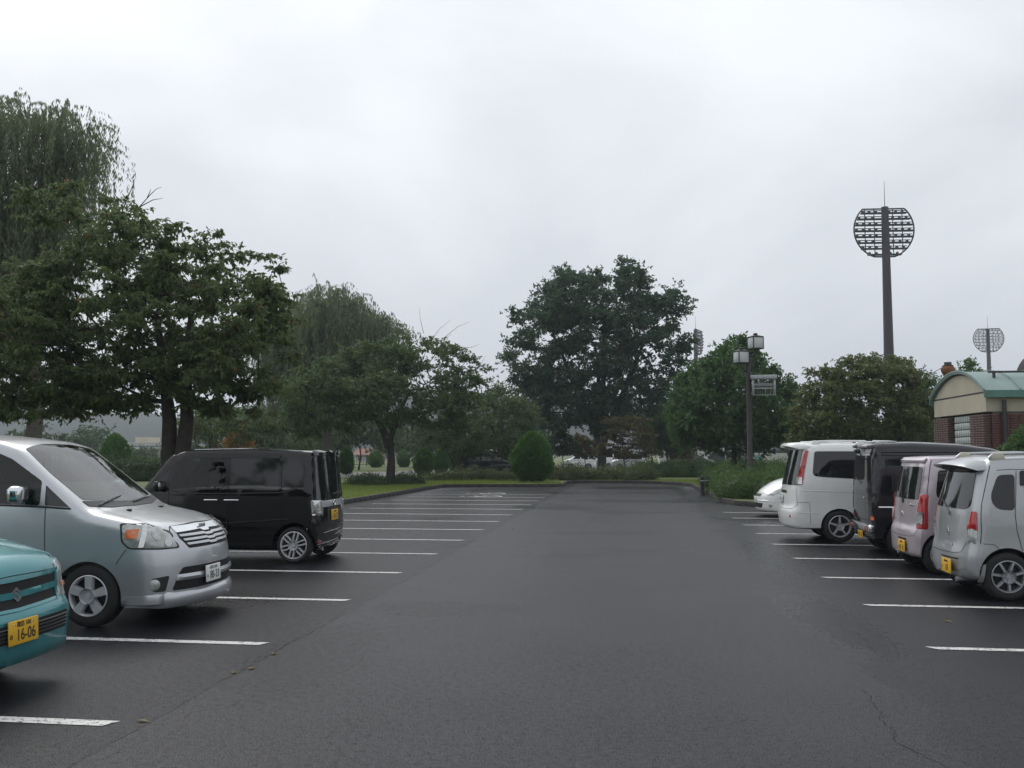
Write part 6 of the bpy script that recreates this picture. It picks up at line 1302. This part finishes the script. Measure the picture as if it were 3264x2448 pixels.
# ---------------------------------------------------------------- lamps, towers, small things
def build_lamp():
    y = 38.; X = gx(1620, y); root = empty('street_lamp', (X, y, GZ)); props(root, 'dark park lamp post with two square lanterns', 'lamp post')
    MP = mat('lamp_brown', (.030,.025,.024), .55, .2, var=.2, scale=4); MF = mat('frosted_glass', (.50,.54,.54), .8, var=.06, scale=6)
    b = Vector((X, y, GZ)); top = at(1619, 772, y).z - GZ
    MB().tube([(0,0,-.1),(0,0,1.2),(0,0,1.22),(0,0,top)], [.135,.12,.105,.09], 14).build('post', MP, root, True, 40)
    for (cx, cz) in ((1632, 741), (1601, 772)):
        c = at(cx, cz, y) - b; l_ = empty('lantern', c, R(24), root)
        for i in range(4):
            a = i*math.pi/2; M = Matrix.Rotation(a, 4, 'Z'); rbox('pane', (.40,.012,.40), .003, MF, l_, M @ Vector((0,-.215,0)), (0,0,a), seg=1)
            MB().box((0,0,0), (.03,.03,.44)).build('corner_bar', MP, l_, loc=M @ Vector((.215,-.215,0)))
        fr = MB()
        for z in (-.225, .225):
            for i in range(4):
                M = Matrix.Rotation(i*math.pi/2, 4, 'Z'); fr.box(M @ Vector((0,-.218,z)), (.46,.03,.03) if i % 2 == 0 else (.03,.46,.03))
        fr.build('frame', MP, l_)
        cp = MB(); cp.add([(-.24,-.24,.24),(.24,-.24,.24),(.24,.24,.24),(-.24,.24,.24),(-.06,-.06,.31),(.06,-.06,.31),(.06,.06,.31),(-.06,.06,.31)], [(3,2,1,0),(4,5,6,7),(0,1,5,4),(1,2,6,5),(2,3,7,6),(3,0,4,7)]); cp.build('cap', MP, l_)
        MB().lathe([(.05,.31),(.085,.33),(.09,.355),(.05,.385),(.0001,.39)], 16).build('finial', MP, l_, True)
        MB().box((0,0,-.245), (.2,.2,.03)).build('base_plate', MP, l_)
        sx = 1 if c.x > 0 else -1; MB().tube([(0,0,c.z-.50 if sx > 0 else c.z-.62), (c.x*.6,0,c.z-.50), (c.x, 0, c.z-.38), (c.x,0,c.z-.24)], [.035,.035,.035,.04], 8).build('arm', MP, root, True)
    # wire-cage box clamped to the post
    MG = mat('galvanised', (.34,.36,.37), .45, .5, var=.12, scale=6); q = empty('insect_lamp', at(1650, 833, y-.12) - Vector((0,0,.40)), R(-6)); props(q, 'grey hooded wire-cage lamp clamped to the right of the lamp post', 'lamp')
    rbox('hood', (.98,.34,.17), .02, MG, q, (.0,0,.72), seg=2)
    for sx in (-1, 1): rbox('side_post', (.075,.24,.62), .012, MG, q, (sx*.40,0,.33), seg=1)
    for z in (.04,.40): MB().tube([(-.46,-.13,z),(.46,-.13,z)], .012, 6).build('cage_wire', MG, q); MB().tube([(-.46,.13,z),(.46,.13,z)], .012, 6).build('cage_wire', MG, q)
    for x in np.linspace(-.34,.34,8): MB().tube([(x,-.14,.02),(x,-.14,.62)], .004, 5).build('cage_wire', MG, q); MB().tube([(x,.14,.02),(x,.14,.62)], .004, 5).build('cage_wire', MG, q)
    for z in (.30,.46): MB().tube([(-.37,0,z),(.37,0,z)], .022, 10).build('tube_lamp', mat('frosted_glass'), q, True)
    for z in (.12,.52): MB().box((-.52,.05,z), (.26,.05,.06)).build('clamp', MG, q); 
def build_towers():
    MT = mat('tower_steel', (.034,.026,.029), .6, .2, var=.15, scale=.6); MTD = mat('tower_frame', (.022,.022,.025), .6, .2, var=.15, scale=1.); ML = mat('flood_glass', (.16,.18,.19), .2, .3, var=.1)
    def mk(name, px, y, topy, label, yaw, lamps_front):
        X = gx(px, y); zt = at(px, topy, y).z; root = empty(name, (X, y, GZ), yaw); props(root, label, 'light tower', 'stadium light towers')
        MB().tube([(0,0,0),(0,0,zt*.5),(0,0,zt-GZ)], [.80,.60,.45], 24).build('pole', MT, root, True, 40); MB().tube([(0,0,zt-GZ),(0,0,zt+3.4)], [.05,.02], 6).build('lightning_rod', MTD, root)
        zc = zt - 2.95; rr = 3.85; f_ = 1 if lamps_front else -1; yy = -f_*.65*-1 if False else f_*-.62
        zlo, zhi = -3.62, 2.75
        a0, a1 = math.asin(zhi/rr), math.asin(zlo/rr)
        rg = MB(); 
        for sg in (1,-1): rg.tube([(sg*rr*math.cos(a), yy, zc + rr*math.sin(a)) for a in np.linspace(a0, a1, 17)], .10, 6)
        for zz, a in ((zhi, a0), (zlo, a1)): rg.tube([(-rr*math.cos(a), yy, zc+zz), (rr*math.cos(a), yy, zc+zz)], .10, 6)
        rg.build('ring_frame', MTD, root)
        fl = None
        for r_ in range(8):
            z = zhi - .35 - r_*.79; hw = math.sqrt(max(.1, rr*rr - z*z)) - .1
            MB().box((0, yy, zc+z-.22), (2*hw, .6, .16)).build('walkway_beam', MTD, root)
            if r_ < 7: MB().tube([(-hw, yy-.25*f_, zc+z+.18), (hw, yy-.25*f_, zc+z+.18)], .06, 5).build('hand_rail', MTD, root)
            n_ = max(2, int(2*hw/.80))
            for i in range(n_):
                x = -hw + .35 + i*(2*hw-.7)/(n_-1)
                if abs(x) < .45: continue
                if fl is None:
                    m_ = MB(); m_.lathe([(.0001,.0),(.10,.0),(.12,.10),(.19,.26),(.20,.30)], 12, Matrix.Rotation(R(78), 4, 'X')); o = m_.build('floodlight', MTD, root, True, 40); gl_ = MB(); gl_.lathe([(.0001,.295),(.185,.295)], 12, Matrix.Rotation(R(78), 4, 'X')); fl = (o.data, mesh('lens', gl_.v, gl_.f, ML, True))
                else: o = obj('floodlight', fl[0], root)
                o.location = (x, yy - f_*.2, zc+z+.02); o.rotation_euler = (0, 0, 0 if f_ > 0 else math.pi); obj('lens', fl[1], o)
        for x in (-2.4,-1.2,1.2,2.4):
            hz = math.sqrt(rr*rr-x*x); MB().tube([(x, yy+.1, zc+max(zlo,-hz)), (x, yy+.1, zc+min(zhi,hz))], .06, 6).build('upright', MTD, root)
        for z in (-1.8, 0, 1.8): MB().box((0, yy/2, zc+z), (.5, abs(yy), .2)).build('bracket', MTD, root)
    mk('light_tower', 1926, 130, 447, 'tall stadium light tower seen from behind above the yellowing cherry', R(3), False)
    mk('light_tower', 2143, 278, 710, 'distant stadium light tower above the green copper roof', R(-8), True)
    mk('light_tower', 1506, 250, 712, 'distant stadium light tower half hidden by the big zelkova, seen edge-on', R(70), True)
def build_small():
    # bollards
    MBk = mat('bollard_black', (.014,.014,.016), .45, var=.2, scale=9)
    for px, y, lab in ((1516.5, 38.4, 'black bollard at the right kerb, the left one of the pair'), (1527.5, 38.7, 'black bollard at the right kerb, the right one of the pair')):
        r = empty('bollard', (gx(px, y), y, 0)); props(r, lab, 'bollard', 'bollards'); MB().lathe([(.10,0),(.085,.05),(.08,.62),(.088,.64),(.088,.70),(.075,.76),(.0001,.78)], 18).build('post', MBk, r, True); MB().lathe([(.092,.56),(.092,.60)], 18).build('band', M_ALLOYD, r, True)
    # rusty lantern on a pole behind the roof, with its wire
    y = 40.; c = at(2048, 800, y); r = empty('pole_lantern', (c.x, y, GZ)); props(r, 'rusty onion-shaped lantern on a pole behind the green roof', 'lantern'); z = c.z - GZ; MR = mat('rust', (.26,.10,.03), .8, vcol2=(.12,.05,.03), scale=5)
    MB().tube([(0,0,0),(0,0,z-.15)], .06, 10).build('pole', M_STEELD, r, True); MB().lathe([(.10,z-.30),(.16,z-.22),(.24,z-.08),(.27,z+.02),(.25,z+.10),(.20,z+.16),(.0001,z+.16)], 20).build('lantern_body', MR, r, True); MB().lathe([(.20,z+.16),(.22,z+.19),(.17,z+.21),(.14,z+.22),(.14,z+.32),(.0001,z+.33)], 18).build('cap', M_STEELD, r, True)
    p0, p1 = Vector((0,0,z+.27)), at(1940, 812, y) - Vector((c.x, y, GZ)); MB().tube([p0.lerp(p1, t) - Vector((0,0,.25*4*t*(1-t))) for t in np.linspace(0,1,12)], .012, 5).build('wire', M_STEELD, r)
    # fence along the far side of the road
    MFn = mat('fence_dark', (.030,.030,.030), .6, var=.2); fx0, fx1, fy = gx(150, 88), gx(830, 112), 88.
    f0, f1 = Vector((fx0, 88., GZ)), Vector((fx1, 112., GZ)); r = empty('fence', f0); props(r, 'low dark railing fence beyond the road', 'fence'); dv = f1-f0; n_ = int(dv.length/2.2); ang = math.atan2(dv.y, dv.x)
    pk = mesh('picket', *(lambda m: (m.v, m.f))(MB().box((0,0,.58), (.03,.03,.95))), MFn, False); ps = mesh('post', *(lambda m: (m.v, m.f))(MB().box((0,0,.6), (.09,.09,1.25))), MFn, False)
    for i in range(n_+1): obj('post', ps, r, dv*(i/n_))
    for i in range(min(290, n_*8)): obj('picket', pk, r, dv*((i+.5)/min(290, n_*8)))
    for z in (.15, 1.05): MB().tube([Vector((0,0,z)), dv + Vector((0,0,z))], .03, 6).build('rail', MFn, r)
    y = 55.; r = empty('sign_post', (gx(344, y), y, GZ)); props(r, 'plain thin grey steel post left of the near cherry trunk', 'post'); z = at(344, 955, y).z - GZ; MB().tube([(0,0,0),(0,0,z)], .05, 10).build('post', M_ALLOYD, r, True); MB().lathe([(.055,z),(.05,z+.02),(.0001,z+.03)], 10).build('cap', M_ALLOYD, r, True)
def build_far():
    MW = mat('white_render', (.50,.50,.48), .85, var=.06, scale=.5); MBg = mat('beige_render', (.50,.43,.32), .85, var=.06, scale=.5); MWn = mat('far_window', (.10,.12,.14), .2, var=.2, scale=1.); MRf = mat('red_tile', (.22,.09,.075), .8, var=.15, scale=2.)
    def facing(px0, px1, y): a, b = at(px0, 977, y), at(px1, 977, y); return (a.x+b.x)/2, b.x-a.x
    # pale block on the left
    y = 270.; cx, w_ = facing(268, 352, y); r = empty('office_block', (cx, y+5, GZ)); props(r, 'far pale flat-roofed block with a beige top seen left of the near cherry trunk', 'building'); zt = at(300, 959, y).z; zu = at(300, 945, y).z
    MB().box((0,0,zt/2), (w_, 10, zt)).build('wall', MW, r); MB().box((-w_*.12,0,(zt+zu)/2), (w_*.34, 7, zu-zt)).build('penthouse', MBg, r); MB().box((0,0,zt+.2), (w_+.4,10.4,.25)).build('parapet', MW, r)
    for k in range(4):
        for i in range(9): rbox('window', (w_/9*.86,.2,.5), .02, MWn, r, (-w_/2 + (i+.5)*w_/9, -5.0, zt - .8 - k*1.1), seg=1)
    # houses
    for (p0, p1, y, ey, ty, lab, rm, wm) in ((768, 806, 150, 984, 970, 'small far house with a reddish roof left of the verge cherry trunk', MRf, MW), (800, 850, 170, 980, 962, 'far grey-roofed house behind the reddish roof', mat('grey_tile', (.12,.13,.15), .7, var=.15), MBg), (1285, 1325, 150, 972, 955, 'far white house between the young trees under the zelkova', mat('grey_tile'), MW)):
        cx, w_ = facing(p0, p1, y); r = empty('house', (cx, y, GZ)); props(r, lab, 'house', 'far houses'); ze, zt = at(p0, ey, y).z, at(p0, ty, y).z
        MB().box((0,3,ze/2), (w_, 6, ze)).build('wall', wm, r); rf = MB(); rf.add([(-w_/2-.4,-.5,ze),(w_/2+.4,-.5,ze),(w_/2+.4,6.5,ze),(-w_/2-.4,6.5,ze),(-w_/2-.4,3,zt),(w_/2+.4,3,zt)], [(0,1,5,4),(2,3,4,5),(0,4,3),(1,2,5),(3,2,1,0)]); rf.build('roof', rm, r)
        for i in (-1, 1): rbox('window', (w_*.2,.1,.7), .02, MWn, r, (i*w_*.25, -.02, ze*.55), seg=1)
    # long pale hall behind the far car park
    y = 128.; cx, w_ = facing(1425, 1500, y); r = empty('hall', (cx, y, GZ)); props(r, 'pale hall with tall vertical window bars behind the dense round tree', 'building'); zt = at(1450, 938, y).z
    MB().box((0,4,zt/2), (w_, 8, zt)).build('wall', MW, r)
    for i in range(7): rbox('window', (w_/7*.55,.1,zt*.62), .02, MWn, r, (-w_/2+(i+.5)*w_/7, -.02, zt*.52), seg=1)
    cx, w2 = facing(1500, 1760, y); r = empty('low_wing', (cx, y-2, GZ)); props(r, 'low pale wing with an arched doorway behind the far parked dark car', 'building'); zl = at(1560, 968, y).z
    poly = [(-w2/2,0)]; axc = -w2/2 + w2*.20; ar = 1.75
    poly += [(axc-ar,0)] + [(axc - ar*math.cos(a), .2 + 1.55*math.sin(a)) for a in np.linspace(0, math.pi, 15)] + [(axc+ar,0), (w2/2,0), (w2/2,zl*.8), (-w2/2,zl)]
    MB().prism(poly, 0, 1.0, Matrix(((1,0,0,0),(0,0,-1,0),(0,1,0,0),(0,0,0,1)))).build('wall', MW, r); MB().box((0,5,zl*.4), (w2*.98,8,zl*.8)).build('back_wall', MWn, r); MB().box((0,2,zl+.05), (w2+1,6,.16)).build('roof', mat('grey_tile'), r)
    for i in range(4): rbox('window', (1.6,.1,.9), .02, MWn, r, (w2*(.02+.08*i), -1.03, 1.6), seg=1)
    y = 84.; c = at(1640, 990, y); r = empty('notice_board', (c.x, y, GZ)); props(r, 'pale wall panel with a green shield poster under the dense round tree', 'notice board'); MB().box((.6,0,.75), (3.4,.12,1.5)).build('board', MW, r)
    ps = rbox('poster', (.62,.02,.62), .008, mat('poster_grey', (.20,.24,.24), .6, var=.1), r, (-.1,-.08,1.02), seg=1); MB().prism([(-.2,.2),(-.2,.02),(0,-.22),(.2,.02),(.2,.2)][::1], 0, .01, Matrix(((1,0,0,-0.0),(0,0,-1,-.012),(0,1,0,0),(0,0,0,1)))).build('shield_mark', mat('poster_green', (.05,.35,.25), .5, var=.1), ps); MB().prism([(-.09,.09),(-.09,.03),(0,-.07),(.09,.03),(.09,.09)], 0, .01, Matrix(((1,0,0,0),(0,0,-1,-.024),(0,1,0,0),(0,0,0,1)))).build('shield_centre', mat('poster_blue', (.3,.5,.6), .5, var=.1), ps)
def far_car(key, name, label, pose, pm, cat='car', railm=None):
    c = Car(key, name, label, 'cars parked in the far car park', pm, cat, coarse=True, pose=pose); sh = c.sh; L_ = c.L
    xs = {'minivan_silver': (-1.55,-2.4,-3.35,-4.25,1.18,1.69), 'minivan_estima': (-1.75,-2.5,-3.4,-4.2,1.14,1.55), 'kei_pink': (-1.1,-1.85,-2.6,-3.05,1.04,1.44)}[key]
    for v in SB:
        c.panel('side_window', v, [(xs[0],xs[4]),(xs[1],xs[4]),(xs[1],xs[5]),(xs[0]-.45,xs[5])], M_PRIV, grid=.2); c.panel('side_window', v, [(xs[1]-.1,xs[4]),(xs[2],xs[4]),(xs[2],xs[5]),(xs[1]-.1,xs[5])], M_PRIV, grid=.2); c.panel('side_window', v, [(xs[2]-.1,xs[4]),(xs[3],xs[4]),(xs[3]+.1,xs[5]-.03),(xs[2]-.1,xs[5])], M_PRIV, grid=.2)
    a, b = {'minivan_silver': (-1.08,-1.88), 'minivan_estima': (-1.12,-2.05), 'kei_pink': (-.86,-1.45)}[key]; c.panel('windscreen', 'T', [(a,.55),(b,.5),(b,-.5),(a,-.55)], M_PRIV, grid=.2); c.corner('headlamp', 48, [(-.6,c.hw*.95,.92),(-.3,c.hw*.7,.88),(-.22,c.hw*.75,.74),(-.5,c.hw,.76)], M_LENS, grid=.2)
    c.arches = [-.9, -L_+.75]; c.body(); c.wheels([-.9, -L_+.75], .30, .19, .18, '5s', M_ALLOYD)
    if railm: rails(c, .6, -3.9, -1.9, railm, railm)
def build_far_cars():
    P_FB = MATS['paint_black']; P_FS = MATS['paint_silver']; P_FW = MATS['paint_white']
    far_car('minivan_silver', 'minivan', 'far black minivan with silver roof rails beyond the weedy bed', (gx(1122, 76), 76, 1, 0), P_FB, 'minivan', M_CHROME)
    far_car('minivan_silver', 'minivan', 'far white minivan behind the layered maple', (gx(1398, 99), 99, 1, 0), P_FW, 'minivan')
    far_car('kei_pink', 'compact_car', 'far silver-grey car in front of the far white minivan', (gx(1318, 94), 94, -1, 0), P_FS)
    far_car('kei_pink', 'compact_car', 'far white car left of the thin brown young tree', (gx(1214, 96), 96, -1, 0), P_FW)
    far_car('kei_pink', 'compact_car', 'far pale car right of the thin brown young tree', (gx(1300, 103), 103, 1, 0), P_FS)
    far_car('minivan_estima', 'minivan', 'far dark low minivan before the arched doorway', (gx(1548, 98), 98, 1, 0), P_FB, 'minivan')
    far_car('kei_pink', 'compact_car', 'far dark car under the middle of the dense round tree', (gx(1640, 97), 97, 1, 0), P_FB)
def build_haze():
    m = bpy.data.materials.new('haze'); m.use_nodes = True; t = m.node_tree; t.nodes.remove(t.nodes['Principled BSDF'])
    v = t.nodes.new('ShaderNodeVolumePrincipled'); v.inputs['Color'].default_value = (.80,.88,1.0,1); v.inputs['Density'].default_value = .00055; v.inputs['Anisotropy'].default_value = .1; t.links.new(v.outputs['Volume'], t.nodes['Material Output'].inputs['Volume'])
    o = MB().box((0, 760, 39.5), (3100, 1760, 83)).build('haze', m); props(o, 'thin damp air fading the far hills', 'haze', kind='stuff')
build_ground()
build_cars()
build_trees()
build_pavilion()
build_lamp()
build_towers()
build_small()
build_far()
build_far_cars()
build_haze()
